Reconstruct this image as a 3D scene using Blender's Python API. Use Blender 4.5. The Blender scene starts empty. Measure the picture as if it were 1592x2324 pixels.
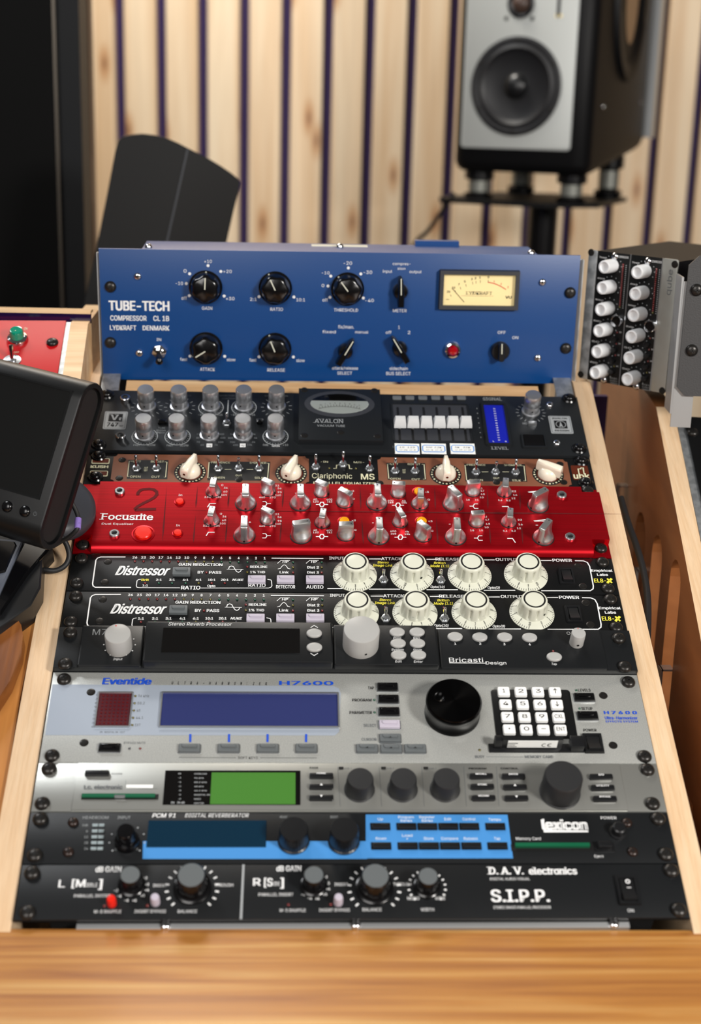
import bpy, bmesh, math, random
from mathutils import Matrix, Vector
R_ = math.radians
PI = math.pi
sc = bpy.context.scene
COL = sc.collection
random.seed(7)

# ------------------------------------------------------------------ camera
W_PX, H_PX, F_PX = 1592.0, 2324.0, 3133.055
UP = Vector((0.026173969670444264, 0.962130937918839, 0.27132818064312025))
RC = Matrix(((0.998868072086031, -0.025746422377757247, 0.03999620359336261),
             (-0.010266290110780736, 0.7043391181895249, 0.709789412343805),
             (-0.04644542877934143, -0.7093965945243526, 0.7032775368393009)))
TC = Vector((-0.00559325, -0.04135761, -1.23639059))
xw = Vector((RC[0][0], RC[1][0], RC[2][0])); xw = (xw - xw.dot(UP) * UP).normalized()
yw = UP.cross(xw)
B = Matrix((xw, yw, UP))                       # camera -> world rotation
CAM = -(B @ TC)
cam = bpy.data.objects.new('camera', bpy.data.cameras.new('camera'))
COL.objects.link(cam); sc.camera = cam
cam.matrix_world = Matrix.Translation(CAM) @ B.to_4x4()
cam.data.sensor_fit = 'HORIZONTAL'; cam.data.sensor_width = 24.66
cam.data.lens = F_PX / W_PX * 24.66
cam.data.clip_start = .05; cam.data.clip_end = 50
cam.data.dof.use_dof = True
cam.data.dof.focus_distance = 1.215
cam.data.dof.aperture_fstop = 4.2

# ------------------------------------------------------------------ world and lights
sc.view_settings.view_transform = 'Standard'; sc.view_settings.look = 'None'
sc.view_settings.exposure = -0.18; sc.view_settings.gamma = 1; sc.view_settings.use_curve_mapping = False
wd = bpy.data.worlds.new('world'); sc.world = wd; wd.use_nodes = True
wd.node_tree.nodes['Background'].inputs[0].default_value = (1.0, .93, .86, 1)
wd.node_tree.nodes['Background'].inputs[1].default_value = .10

def area(name, loc, target, size, power, col=(1, 1, 1), sy=None):
    l = bpy.data.lights.new(name, 'AREA'); l.size = size; l.energy = power; l.color = col
    if sy: l.shape = 'RECTANGLE'; l.size_y = sy
    o = bpy.data.objects.new(name, l); COL.objects.link(o); o.location = loc
    o.rotation_euler = (Vector(target) - Vector(loc)).to_track_quat('-Z', 'Y').to_euler()
    return o
area('key_softbox', (1.45, -1.95, .95), (0, .05, .0), .42, 66, (1, .96, .91))
area('fill_softbox', (-.75, -2.1, 1.15), (0, .1, .0), 1.2, 36, (1, .97, .94))
area('ceiling_lamp', (-1.15, .62, 1.62), (-.1, .1, 0), .5, 14, (.96, .98, 1))
area('wall_lamp', (-.35, 1.38, 1.9), (-.22, 2.1, .80), .6, 58, (1, .94, .85))

# ------------------------------------------------------------------ materials
def lin(h):
    if isinstance(h, str):
        c = [int(h[i:i + 2], 16) / 255 for i in (0, 2, 4)]
        return tuple(((x / 12.92) if x <= .04045 else ((x + .055) / 1.055) ** 2.4) for x in c) + (1,)
    return tuple(h) + (1,)
MATS = {}
def mat(name, col, rough=.5, metal=0, coat=0, spec=.5, bump=None, var=None, emit=0, aniso=0):
    """bump=(scale xyz, strength, distance)   var=(colour, scale xyz, low, high)"""
    if name in MATS: return MATS[name]
    m = bpy.data.materials.new(name); m.use_nodes = True
    nt = m.node_tree; p = nt.nodes['Principled BSDF']
    p.inputs['Base Color'].default_value = lin(col)
    p.inputs['Roughness'].default_value = rough; p.inputs['Metallic'].default_value = metal
    p.inputs['Coat Weight'].default_value = coat; p.inputs['Coat Roughness'].default_value = .08
    p.inputs['Specular IOR Level'].default_value = spec
    p.inputs['Anisotropic'].default_value = aniso
    if emit:
        p.inputs['Emission Color'].default_value = lin(col); p.inputs['Emission Strength'].default_value = emit
    if bump or var:
        tc = nt.nodes.new('ShaderNodeTexCoord')
    def noise(scale, detail=3):
        mp = nt.nodes.new('ShaderNodeMapping'); mp.inputs['Scale'].default_value = scale
        n = nt.nodes.new('ShaderNodeTexNoise'); n.inputs['Scale'].default_value = 1; n.inputs['Detail'].default_value = detail
        nt.links.new(tc.outputs['Object'], mp.inputs[0]); nt.links.new(mp.outputs[0], n.inputs['Vector'])
        return n
    if var:
        n = noise(var[1]); cr = nt.nodes.new('ShaderNodeValToRGB')
        cr.color_ramp.elements[0].position = var[2]; cr.color_ramp.elements[1].position = var[3]
        cr.color_ramp.elements[0].color = lin(col); cr.color_ramp.elements[1].color = lin(var[0])
        nt.links.new(n.outputs[0], cr.inputs[0]); nt.links.new(cr.outputs[0], p.inputs['Base Color'])
    if bump:
        n = noise(bump[0]); b = nt.nodes.new('ShaderNodeBump')
        b.inputs['Strength'].default_value = bump[1]; b.inputs['Distance'].default_value = bump[2]
        nt.links.new(n.outputs[0], b.inputs['Height']); nt.links.new(b.outputs[0], p.inputs['Normal'])
    MATS[name] = m; return m

def wood(name, base, dark, light, axis=(1, 14, 14), rough=.45, coat=0, knots=0, ring=6.0, seed=0.0):
    """grain runs along the axis with the small scale; knots are dark rounds with swirling grain"""
    m = bpy.data.materials.new(name); m.use_nodes = True; MATS[name] = m
    nt = m.node_tree; N = nt.nodes.new; L = nt.links.new; p = nt.nodes['Principled BSDF']
    p.inputs['Roughness'].default_value = rough; p.inputs['Coat Weight'].default_value = coat
    p.inputs['Coat Roughness'].default_value = .15
    tc = N('ShaderNodeTexCoord'); oi = N('ShaderNodeObjectInfo')
    off = N('ShaderNodeVectorMath'); off.operation = 'MULTIPLY_ADD'
    L(oi.outputs['Random'], off.inputs[0]); off.inputs[1].default_value = (7 + seed, 5, 3); L(tc.outputs['Object'], off.inputs[2])
    mp = N('ShaderNodeMapping'); mp.inputs['Scale'].default_value = axis; L(off.outputs[0], mp.inputs[0])
    n1 = N('ShaderNodeTexNoise'); n1.inputs['Scale'].default_value = ring; n1.inputs['Detail'].default_value = 5
    n1.inputs['Distortion'].default_value = .6; L(mp.outputs[0], n1.inputs['Vector'])
    n2 = N('ShaderNodeTexNoise'); n2.inputs['Scale'].default_value = ring * 6; n2.inputs['Detail'].default_value = 2
    L(mp.outputs[0], n2.inputs['Vector'])
    r1 = N('ShaderNodeValToRGB'); e = r1.color_ramp.elements
    e[0].position = .3; e[0].color = lin(dark); e[1].position = .7; e[1].color = lin(light)
    k = e.new(.5); k.color = lin(base)
    L(n1.outputs[0], r1.inputs[0])
    mx = N('ShaderNodeMixRGB'); mx.blend_type = 'MULTIPLY'; mx.inputs[0].default_value = .22
    L(r1.outputs[0], mx.inputs[1]); L(n2.outputs[0], mx.inputs[2])
    out = mx.outputs[0]
    if knots:
        mp2 = N('ShaderNodeMapping'); mp2.inputs['Scale'].default_value = tuple(a ** .35 for a in axis); L(off.outputs[0], mp2.inputs[0])
        v = N('ShaderNodeTexVoronoi'); v.voronoi_dimensions = '2D'; v.inputs['Scale'].default_value = knots; L(mp2.outputs[0], v.inputs['Vector'])
        r2 = N('ShaderNodeValToRGB'); f = r2.color_ramp.elements
        f[0].position = .02; f[0].color = lin(dark)[:3] + (1,); f[1].position = .17; f[1].color = (1, 1, 1, 1)
        g = f.new(.07); g.color = (.72, .52, .36, 1)
        f[0].color = (.3, .15, .07, 1)
        L(v.outputs['Distance'], r2.inputs[0])
        m2 = N('ShaderNodeMixRGB'); m2.blend_type = 'MULTIPLY'; m2.inputs[0].default_value = .85
        L(out, m2.inputs[1]); L(r2.outputs[0], m2.inputs[2]); out = m2.outputs[0]
    L(out, p.inputs['Base Color'])
    b = N('ShaderNodeBump'); b.inputs['Strength'].default_value = .15; b.inputs['Distance'].default_value = .0004
    L(n2.outputs[0], b.inputs['Height']); L(b.outputs[0], p.inputs['Normal'])
    return m

def glass(name, tint='ffffff', refl=.12):
    m = bpy.data.materials.new(name); m.use_nodes = True; MATS[name] = m
    nt = m.node_tree; nt.nodes.remove(nt.nodes['Principled BSDF'])
    t = nt.nodes.new('ShaderNodeBsdfTransparent'); t.inputs[0].default_value = lin(tint)
    g = nt.nodes.new('ShaderNodeBsdfGlossy'); g.inputs['Roughness'].default_value = .03
    fr = nt.nodes.new('ShaderNodeFresnel'); mx = nt.nodes.new('ShaderNodeMixShader')
    nt.links.new(fr.outputs[0], mx.inputs[0]); nt.links.new(t.outputs[0], mx.inputs[1]); nt.links.new(g.outputs[0], mx.inputs[2])
    nt.links.new(mx.outputs[0], nt.nodes['Material Output'].inputs[0])
    return m

PB = ((900, 900, 900), .25, .0002)
mat('blue_paint', '003c78', .38, bump=((500, 500, 500), .12, .0002))
mat('black_panel', '0d0e0f', .4, spec=.3, bump=PB)
mat('black_anod', '202326', .4, .35, bump=((60, 1400, 60), .2, .0001))
mat('black_gloss', '08080a', .2)
mat('black_satin', '131416', .33)
mat('black_matte', '121212', .6)
mat('m7_black', '141618', .38, spec=.38, bump=PB)
mat('screw_black', '2e2c2a', .32, .6)
mat('cross', '020202', .6)
mat('red_anod', 'be0719', .32, .75, bump=((40, 1500, 40), .14, .0001), var=('ac0515', (3, 900, 3), .35, .65))
mat('red_paint', 'b8000c', .45, spec=.2)
mat('brown_paint', '7a4a33', .5, bump=PB)
mat('h_silver', 'b6b8b5', .38, .5, var=('d6d7d0', (1500, 1500, 1500), .45, .75), bump=((1100, 1100, 1100), .3, .0002))
mat('h_blue', 'a9b3c1', .38, .3, bump=((1100, 1100, 1100), .3, .0002))
mat('tc_silver', 'b2b3ae', .34, .75, bump=((25, 1300, 25), .25, .0001))
mat('lex_grey', '151719', .4, spec=.35, bump=PB)
mat('lex_blue', '448acc', .4)
mat('steel', 'b9bcbf', .3, .9)
mat('zinc', 'a9adb0', .42, .8, var=('c6cacc', (120, 120, 120), .4, .6))
mat('alu', 'c9cbcc', .36, .75)
mat('chrome', 'd6d7da', .1, 1)
mat('chrome_brushed', 'd0d2d6', .3, .9, bump=((1200, 1200, 30), .25, .0001))
mat('sat_alu', 'd8d9db', .36, 1, bump=((60, 60, 1500), .2, .0001))
mat('cream', 'f0e6d2', .28, coat=.3)
mat('ivory', 'd3d4c4', .38)
mat('lightgrey', 'a8a8a6', .38)
mat('white_cap', 'e4e6e8', .35)
mat('slider_cap', 'd0d2d3', .35)
mat('btn_grey', '5b6062', .5)
mat('btn_lilac', 'b9b2c0', .5)
mat('btn_dark', '2a2b2e', .4)
mat('key_white', 'ececea', .4)
mat('rubber', '1c1d1f', .55)
mat('ink_white', 'e9eaea', .5)
mat('ink_grey', '9da1a3', .5)
mat('ink_dim', '64686b', .5)
mat('ink_cream', 'd9d6b4', .5)
mat('ink_yellow', 'f2e54a', .5)
mat('ink_black', '0b0b0c', .5)
mat('ink_blue', '0a49c0', .5)
mat('ink_red', 'd23328', .5)
mat('ink_ltblue', '3a8ad8', .5)
mat('brown_gloss', '5a2413', .2, coat=.5)
mat('engrave', '5a080d', .7, 0, spec=.2)
mat('led_red', '6a0a0a', .15, coat=1)
mat('led_green', '0d4a33', .15, coat=1)
mat('led_yellow', '57500c', .15, coat=1)
mat('clear_led', 'b8c8cc', .12, .4, coat=1)
mat('led_off', '23252e', .15, coat=1)
mat('gem_red', 'a00008', .08, coat=1)
mat('gem_green', '00876a', .12, coat=1)
mat('btn_red', 'e0200f', .3)
mat('btn_orange', 'e69a00', .35)
mat('paper', 'eef0ee', .7)
mat('vu_face', 'f3dfa6', .6, emit=.18)
mat('vu_white', 'dfe6e2', .6, emit=.08)
mat('lcd_blue', '141fa0', .25, emit=.08)
mat('lcd_navy', '2b3366', .22, coat=.5)
mat('lcd_green', '40782a', .35, emit=.03)
mat('lcd_teal', '06283c', .15, coat=.6)
mat('lcd_dark', '070606', .08, coat=.8)
mat('led_matrix', '4a1720', .3, coat=.4)
mat('pcb_green', '0d5a3c', .35)
mat('brown_screw', '2c1f1a', .3, .3)
mat('purple', '2b1850', .7)
mat('purple_dark', '160c30', .9)
mat('lilac_tag', '8f78c8', .45)
mat('cab_black', '08080a', .5, spec=.22)
mat('baffle', 'c4c7c4', .42, .25)
mat('cone', '17171a', .45)
mat('grey_body', '8c8d86', .4, .5)
mat('qube_grey', 'a9aaa4', .42, .5)
mat('dark_grey', '33353a', .45)
mat('slate', '565c68', .45)
mat('floor_grey', '2b2622', .7)
glass('clear_glass')
wood('spruce', 'dfc4a2', 'd2b088', 'ead6b8', axis=(12, .5, 12), knots=4.4, ring=2, rough=.5)
wood('oak', 'c4853f', 'a2632f', 'dcaa66', axis=(.9, 26, 20), ring=3.4, rough=.32, coat=.35)
wood('oak_dark', '8c5428', '6a3a18', 'a8703c', axis=(16, 1.2, 6), ring=4, rough=.32, coat=.35)
wood('amber_wood', 'c28242', 'aa6a30', 'd29a5c', axis=(16, 1.0, 3), ring=3, rough=.35, coat=.3)
wood('ply_edge', 'e8c7a0', 'e0bb92', 'ecceaa', axis=(40, 2, 3), ring=6, rough=.5)
wood('shaded_ply', '93592f', '824c28', 'a3683c', axis=(6, 1, 6), ring=2.5, rough=.4, coat=.2)  # plywood in the gap; its shade is put into this darker brown
wood('pale_wood', 'e2b988', 'd0a270', 'efcfa2', axis=(1, 16, 16), ring=4, rough=.5)

# ------------------------------------------------------------------ mesh helpers
def circ(r, n=24, a0=0, cx=0, cy=0):
    return [(cx + r * math.cos(a0 + 2 * PI * i / n), cy + r * math.sin(a0 + 2 * PI * i / n)) for i in range(n)]
def rrect(w, h, r=0, n=4, cx=0, cy=0):
    if r <= 0: return [(cx + a * w / 2, cy + b * h / 2) for a, b in ((-1, -1), (1, -1), (1, 1), (-1, 1))]
    out = []
    for k, (a, b) in enumerate(((1, -1), (1, 1), (-1, 1), (-1, -1))):
        for i in range(n + 1):
            t = -PI / 2 + k * PI / 2 + i * PI / 2 / n
            out.append((cx + a * (w / 2 - r) + r * math.cos(t), cy + b * (h / 2 - r) + r * math.sin(t)))
    return out
def loft(bm, rings, mi=0, cap0=True, cap1=True):
    vs = [[bm.verts.new(p) for p in r] for r in rings]
    n = len(vs[0])
    for a, b in zip(vs, vs[1:]):
        for i in range(n):
            f = bm.faces.new((a[i], a[(i + 1) % n], b[(i + 1) % n], b[i])); f.material_index = mi
    if cap0: f = bm.faces.new(list(reversed(vs[0]))); f.material_index = mi
    if cap1: f = bm.faces.new(vs[-1]); f.material_index = mi
def Z(ring, z): return [(p[0], p[1], z) for p in ring]
def box(bm, w, h, z0, z1, r=0, bev=0, cx=0, cy=0, mi=0, n=3):
    rs = [Z(rrect(w, h, r, n, cx, cy), z0)]
    if bev:
        rs.append(Z(rrect(w, h, r, n, cx, cy), z1 - bev))
        rs.append(Z(rrect(w - .6 * bev, h - .6 * bev, max(r - .3 * bev, 0), n, cx, cy), z1 - bev * .3))
        rs.append(Z(rrect(w - 2 * bev, h - 2 * bev, max(r - bev, 0 if not r else r * .3), n, cx, cy), z1))
    else: rs.append(Z(rrect(w, h, r, n, cx, cy), z1))
    loft(bm, rs, mi)
def frame_ring(bm, w, h, t, z0, z1, r=0, cx=0, cy=0, mi=0, bev=0):
    """a raised rectangular frame of border t"""
    o = rrect(w, h, r, 3, cx, cy); i = rrect(w - 2 * t, h - 2 * t, max(r - t, r * .3), 3, cx, cy)
    o2 = rrect(w - 2 * bev, h - 2 * bev, max(r - bev, r * .3), 3, cx, cy) if bev else o
    rings = [Z(o, z0), Z(o2, z1), Z(i, z1), Z(i, z0)]
    vs = [[bm.verts.new(p) for p in q] for q in rings]; n = len(o)
    for a, b in ((0, 1), (1, 2), (2, 3), (3, 0)):
        for k in range(n):
            f = bm.faces.new((vs[a][k], vs[a][(k + 1) % n], vs[b][(k + 1) % n], vs[b][k])); f.material_index = mi
def lathe(bm, prof, n=32, cx=0, cy=0, mi=0, flute=None, cap0=True, cap1=True):
    """prof: (r, z[, fluted 0..1]); flute=(count, depth, power)"""
    rs = []
    for p in prof:
        r, z = p[0], p[1]; fl = p[2] if len(p) > 2 else 0
        ring = []
        for i in range(n):
            a = 2 * PI * i / n; rr = r
            if flute and fl: rr = r - fl * flute[1] * (abs(math.cos(a * flute[0] / 2)) ** flute[2])
            ring.append((cx + rr * math.cos(a), cy + rr * math.sin(a), z))
        rs.append(ring)
    loft(bm, rs, mi, cap0, cap1)
def tube(bm, pts, r, n=8, mi=0, cap=True):
    pts = [Vector(p) for p in pts]; rs = []; up = None
    for i, p in enumerate(pts):
        t = (pts[min(i + 1, len(pts) - 1)] - pts[max(i - 1, 0)]).normalized()
        if up is None: up = t.orthogonal().normalized()
        up = (up - up.dot(t) * t).normalized(); s = t.cross(up)
        rr = r[i] if isinstance(r, (list, tuple)) else r
        rs.append([tuple(p + rr * (math.cos(2 * PI * k / n) * up + math.sin(2 * PI * k / n) * s)) for k in range(n)])
    loft(bm, rs, mi, cap, cap)
def spline(pts, k=8):
    pts = [Vector(p) for p in pts]; out = []
    P = [pts[0]] + pts + [pts[-1]]
    for i in range(1, len(P) - 2):
        for j in range(k):
            t = j / k; a, b, c, d = P[i - 1], P[i], P[i + 1], P[i + 2]
            out.append(.5 * ((2 * b) + (c - a) * t + (2 * a - 5 * b + 4 * c - d) * t * t + (3 * b - a - 3 * c + d) * t ** 3))
    return out + [pts[-1]]
def prism(bm, poly, vec, mi=0):
    v = Vector(vec); loft(bm, [poly, [tuple(Vector(p) + v) for p in poly]], mi)
def hexa(bm, lo, hi, mi=0):
    (x0, y0, z0), (x1, y1, z1) = lo, hi
    loft(bm, [[(x0, y0, z0), (x1, y0, z0), (x1, y1, z0), (x0, y1, z0)], [(x0, y0, z1), (x1, y0, z1), (x1, y1, z1), (x0, y1, z1)]], mi)

CACHE = {}
def mesh(key, mats, fn, smooth=35):
    if key in CACHE: return CACHE[key]
    bm = bmesh.new(); fn(bm)
    bmesh.ops.recalc_face_normals(bm, faces=bm.faces)
    me = bpy.data.meshes.new(str(key).split('|')[0]); bm.to_mesh(me); bm.free()
    for m in ([mats] if isinstance(mats, str) else mats): me.materials.append(MATS[m])
    if smooth:
        me.shade_smooth(); me.set_sharp_from_angle(angle=R_(smooth))
    CACHE[key] = me
    return me
_uid = [0]
def uid(n): _uid[0] += 1; return '%s|%d' % (n, _uid[0])
def link(name, me, parent=None, loc=(0, 0, 0), rz=0, label=None, mw=None):
    o = bpy.data.objects.new(name, me); COL.objects.link(o)
    if parent: o.parent = parent
    o.location = loc; o.rotation_euler = (0, 0, rz)
    if mw is not None: o.matrix_world = mw
    if label: o['label'] = label
    return o
def thing(o, label, cat, group=None, kind=None):
    o['label'] = label; o['category'] = cat
    if group: o['group'] = group
    if kind: o['kind'] = kind
    return o
def empty(name, mw, label, cat, group=None):
    o = bpy.data.objects.new(name, None); COL.objects.link(o); o.matrix_world = mw; o.empty_display_size = .02
    return thing(o, label, cat, group)
def struct(name, me, mw=None):
    o = link(name, me); o['kind'] = 'structure'; o['label'] = name.replace('_', ' ')
    if mw is not None: o.matrix_world = mw
    return o

# ------------------------------------------------------------------ printed lettering
TXT = {}
try:      # Blender's own bundled sans face; the built-in one if it is missing
    import os
    FONT = bpy.data.fonts.load(os.path.join(bpy.utils.system_resource('DATAFILES', path='fonts'), 'Inter.woff2'))
except Exception:
    FONT = None
_capc = [0]
def text_geo(s, bold=0):
    k = (s, bold)
    if k in TXT: return TXT[k]
    c = bpy.data.curves.new('t', 'FONT'); c.body = s; c.resolution_u = 3
    if FONT: c.font = FONT
    o = bpy.data.objects.new('t', c); me = o.to_mesh()
    vs = [tuple(v.co[:2]) for v in me.vertices]; fs = [tuple(p.vertices) for p in me.polygons]
    o.to_mesh_clear(); bpy.data.objects.remove(o); bpy.data.curves.remove(c)
    xs = [v[0] for v in vs] or [0, 1]; x0, x1 = min(xs), max(xs)
    if not _capc[0]: _capc[0] = 1; _capc[0] = max(v[1] for v in text_geo('H')[0]); TXT.clear()
    base = [(v[0] - x0, v[1] / _capc[0]) for v in vs]; n = len(base)
    if bold >= .02:      # heavier strokes: the outline repeated with small shifts
        b = bold * .8; V, F = [], []
        for i, (dx, dy) in enumerate(((-b, -b * .6), (b, -b * .6), (b, b * .6), (-b, b * .6))):
            V += [(x + dx, y + dy, i) for x, y in base]; F += [tuple(q + i * n for q in f) for f in fs]
        base, fs = V, F
    TXT[k] = (base, fs, x1 - x0)
    return TXT[k]
def put(bm, vs, fs, f, mi=0):
    nv = [bm.verts.new(f(*v)) for v in vs]
    for q in fs:
        try: fc = bm.faces.new([nv[i] for i in q]); fc.material_index = mi
        except ValueError: pass
def stroke(bm, pts, w, closed=False, z=0):
    n = len(pts); L = []; Rr = []
    for i, p in enumerate(pts):
        a = pts[(i - 1) % n] if closed or i else p; b = pts[(i + 1) % n] if closed or i < n - 1 else p
        dx, dy = b[0] - a[0], b[1] - a[1]; d = math.hypot(dx, dy) or 1
        nx, ny = -dy / d * w / 2, dx / d * w / 2
        m = 1.0
        if a is not p and b is not p:
            e1 = (p[0] - a[0], p[1] - a[1]); e2 = (b[0] - p[0], b[1] - p[1])
            l1 = math.hypot(*e1) or 1; l2 = math.hypot(*e2) or 1
            cs = (e1[0] * e2[0] + e1[1] * e2[1]) / (l1 * l2); m = min(1 / max(math.sqrt(max((1 + cs) / 2, .05)), .3), 2)
        L.append(bm.verts.new((p[0] + nx * m, p[1] + ny * m, z))); Rr.append(bm.verts.new((p[0] - nx * m, p[1] - ny * m, z)))
    for i in range(n if closed else n - 1):
        j = (i + 1) % n; bm.faces.new((Rr[i], Rr[j], L[j], L[i]))
def arc(cx, cy, r, a0, a1, n=16):
    return [(cx + r * math.cos(R_(a0 + (a1 - a0) * i / n)), cy + r * math.sin(R_(a0 + (a1 - a0) * i / n))) for i in range(n + 1)]

RACK = Matrix.LocRotScale(Vector((0, 0, 0)), (B @ RC).to_quaternion(), None)
U = .04445
class Dev:
    def __init__(s, name, label, cat, frame, group=None):
        s.root = empty(name, frame, label, cat, group); s.fr = frame.copy(); s.inv = frame.inverted()
        s.ink = {}; s.zo = (0, 0, 1)
    def zoom(s, x0, y0, k): s.zo = (x0, y0, k)
    def ray(s, px, py, z=0):
        d = B @ Vector((px - W_PX / 2, H_PX / 2 - py, -F_PX)); o = s.inv @ CAM; d = s.inv.to_3x3() @ d
        t = (z - o.z) / d.z; p = o + t * d
        return p.x, p.y
    def q(s, X, Y, z=0): return s.ray(s.zo[0] + X / s.zo[2], s.zo[1] + Y / s.zo[2], z)
    def size(s, X, Y, w, z=0):
        a = s.q(X - w / 2, Y, z); b = s.q(X + w / 2, Y, z); return abs(b[0] - a[0])
    def part(s, name, me, X, Y, rz=0, z=0, label=None):
        x, y = s.q(X, Y, z); return link(name, me, s.root, (x, y, z), rz, label)
    def body(s, name, m, fn, label=None, smooth=35): return link(name, mesh(uid(name), m, fn, smooth), s.root, label=label)
    def bm(s, c, z=.00025):
        if (c, z) not in s.ink: s.ink[(c, z)] = bmesh.new()
        return s.ink[(c, z)]
    def T(s, t, x0, x1, yb, yt, c='ink_white', bold=.012, it=0, z=.00025, serif=0, zb=0):
        """text fitted in the box between these photo points on the face"""
        a = s.q(x0, yb, zb); b = s.q(x1, yb, zb); h = s.q((x0 + x1) / 2, yt, zb)[1] - s.q((x0 + x1) / 2, yb, zb)[1]
        s.text(t, (a[0] + b[0]) / 2 - it * h / 2, (a[1] + b[1]) / 2, b[0] - a[0] - it * h, h, c, bold, it, z + zb, serif)
    def text(s, t, cx, y, w, h, c='ink_white', bold=.012, it=0, z=.00025, serif=0, rz=0):
        vs, fs, tw = text_geo(t, bold); bmx = s.bm(c, z); k = w / max(tw, 1e-6)
        ca, sa = math.cos(rz), math.sin(rz)
        def f(u, v, i=0):
            X = u * k - w / 2 + it * v * h; Y = v * h
            return (cx + ca * X - sa * Y, y + sa * X + ca * Y, z + i * .00002)
        put(bmx, vs, fs, f)
        if serif:      # slab serifs at the stem ends
            u0 = 0
            for ch in t:
                adv = CW.get(ch)
                if adv is None: adv = CW[ch] = text_geo('H' + ch + 'H', 0)[2] - text_geo('HH', 0)[2]
                for (sx, top) in SER.get(ch, ()):
                    X0 = (u0 + sx * adv - CWL) * k - w / 2; yy = h * (.96 if top == 1 else (.72 if top == 2 else .0))
                    wd = .13 * k; t_ = .07 * h
                    q = [(X0 - wd, yy), (X0 + wd, yy), (X0 + wd, yy + t_), (X0 - wd, yy + t_)]
                    bmx.faces.new([bmx.verts.new((cx + a_, y + b_, z + .0001)) for a_, b_ in q])
                u0 += adv
    def line(s, pts, w=.0004, c='ink_white', closed=False, z=.0003):
        stroke(s.bm(c, z), [s.q(*p) for p in pts], w, closed, z)
    def lline(s, pts, w=.0004, c='ink_white', closed=False, z=.0003): stroke(s.bm(c, z), pts, w, closed, z)
    def dot(s, X, Y, r, c='ink_white', z=.0003, n=12):
        x, y = s.q(X, Y); b = s.bm(c, z); b.faces.new([b.verts.new((p[0], p[1], z)) for p in circ(r, n, 0, x, y)])
    def ldot(s, x, y, r, c='ink_white', z=.0003, n=10):
        b = s.bm(c, z); b.faces.new([b.verts.new((p[0], p[1], z)) for p in circ(r, n, 0, x, y)])
    def patch(s, pts, c, z=.0002):
        b = s.bm(c, z); b.faces.new([b.verts.new((*s.q(*p), z)) for p in pts])
    def finish(s, name='printed_lettering'):
        by = {}
        for (c, z), b in s.ink.items(): by.setdefault(c, []).append(b)
        for c, bs in by.items():
            me = bpy.data.meshes.new(name)
            b0 = bmesh.new()
            for b in bs:
                t = bpy.data.meshes.new('t'); b.to_mesh(t); b.free(); b0.from_mesh(t); bpy.data.meshes.remove(t)
            for f in b0.faces:
                f.normal_update()
                if f.normal.z < 0: f.normal_flip()
            b0.to_mesh(me); b0.free(); me.materials.append(MATS[c])
            lo_ = link(name, me, s.root, label=INKL.get(c, 'printed marks and lettering')); lo_['kind'] = 'stuff'
        s.ink = {}
INKL = {'ink_white': 'white printed lettering and marks', 'ink_grey': 'grey printed lettering and marks', 'ink_dim': 'dim grey printed marks',
        'ink_cream': 'cream printed lettering and lines', 'ink_yellow': 'yellow printed lettering', 'ink_black': 'black printed marks',
        'ink_blue': 'blue printed lettering', 'ink_red': 'red printed marks', 'ink_ltblue': 'light blue printed border', 'lex_blue': 'light blue printed field',
        'h_blue': 'pale blue printed field', 'brown_gloss': 'brown printed field'}
CW = {}; CWL = .09
SER = {'A': ((.12, 0), (.88, 0)), 'V': ((.12, 1), (.88, 1)), 'L': ((.2, 0), (.2, 1)), 'N': ((.18, 0), (.18, 1), (.82, 1)), 'F': ((.2, 0), (.2, 1)),
       'D': ((.15, 0), (.15, 1)), 'M': ((.14, 0), (.86, 0), (.14, 1), (.86, 1)), 'U': ((.2, 1), (.8, 1)), 'E': ((.2, 0), (.2, 1)), 'T': ((.5, 0),),
       'I': ((.5, 0), (.5, 1)), 'K': ((.2, 0), (.2, 1), (.85, 0), (.8, 1)), 'Y': ((.5, 0), (.1, 1), (.9, 1)), 'R': ((.2, 0), (.2, 1), (.85, 0)),
       'l': ((.5, 0), (.4, 1)), 'i': ((.5, 0), (.4, 2)), 'n': ((.2, 0), (.8, 0), (.15, 2)), 'r': ((.3, 0), (.25, 2)), 'u': ((.15, 2), (.75, 2), (.85, 0)),
       'f': ((.4, 0),), 't': ((.5, 0),), 'v': ((.12, 2), (.88, 2)), 'P': ((.2, 0), (.2, 1)), 'S': (), 'O': ()}

# ------------------------------------------------------------------ shared small parts
def f_screw(r, h, washer=0):
    def fn(bm):
        if washer: lathe(bm, [(washer, 0), (washer, .0008), (washer * .86, .0019), (r * 1.02, .0019)], 24)
        z0 = .0019 if washer else 0
        lathe(bm, [(r, z0), (r, z0 + h * .25), (r * .9, z0 + h * .6), (r * .68, z0 + h * .86), (r * .35, z0 + h), (.0002, z0 + h * 1.03)], 20)
        for a in (0, PI / 2):
            c, s_ = math.cos(a), math.sin(a); l, w = r * .42, r * .085
            pts = [(-l, -w), (l, -w), (l, w), (-l, w)]
            bm.faces.new([bm.verts.new((x * c - y * s_, x * s_ + y * c, z0 + h * 1.045)) for x, y in pts]).material_index = 1
            q = [bm.verts.new((x * c - y * s_, x * s_ + y * c, z)) for z in (z0 + h * .9, z0 + h * 1.045) for x, y in pts]
            for i in range(4): bm.faces.new((q[i], q[(i + 1) % 4], q[4 + (i + 1) % 4], q[4 + i])).material_index = 1
    return fn
mesh('rack_screw', ['screw_black', 'cross'], f_screw(.0058, .0038))
mesh('washer_screw', ['black_gloss', 'cross'], f_screw(.0050, .0030, .0074))
mesh('silver_screw', ['chrome', 'cross'], f_screw(.0038, .0026))
mesh('flat_screw', ['screw_black', 'cross'], f_screw(.0036, .0006))
mesh('flat_grey_screw', ['screw_black', 'cross'], f_screw(.0036, .0005))
mesh('small_brown_screw', ['brown_screw', 'cross'], f_screw(.0040, .0024))
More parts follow.
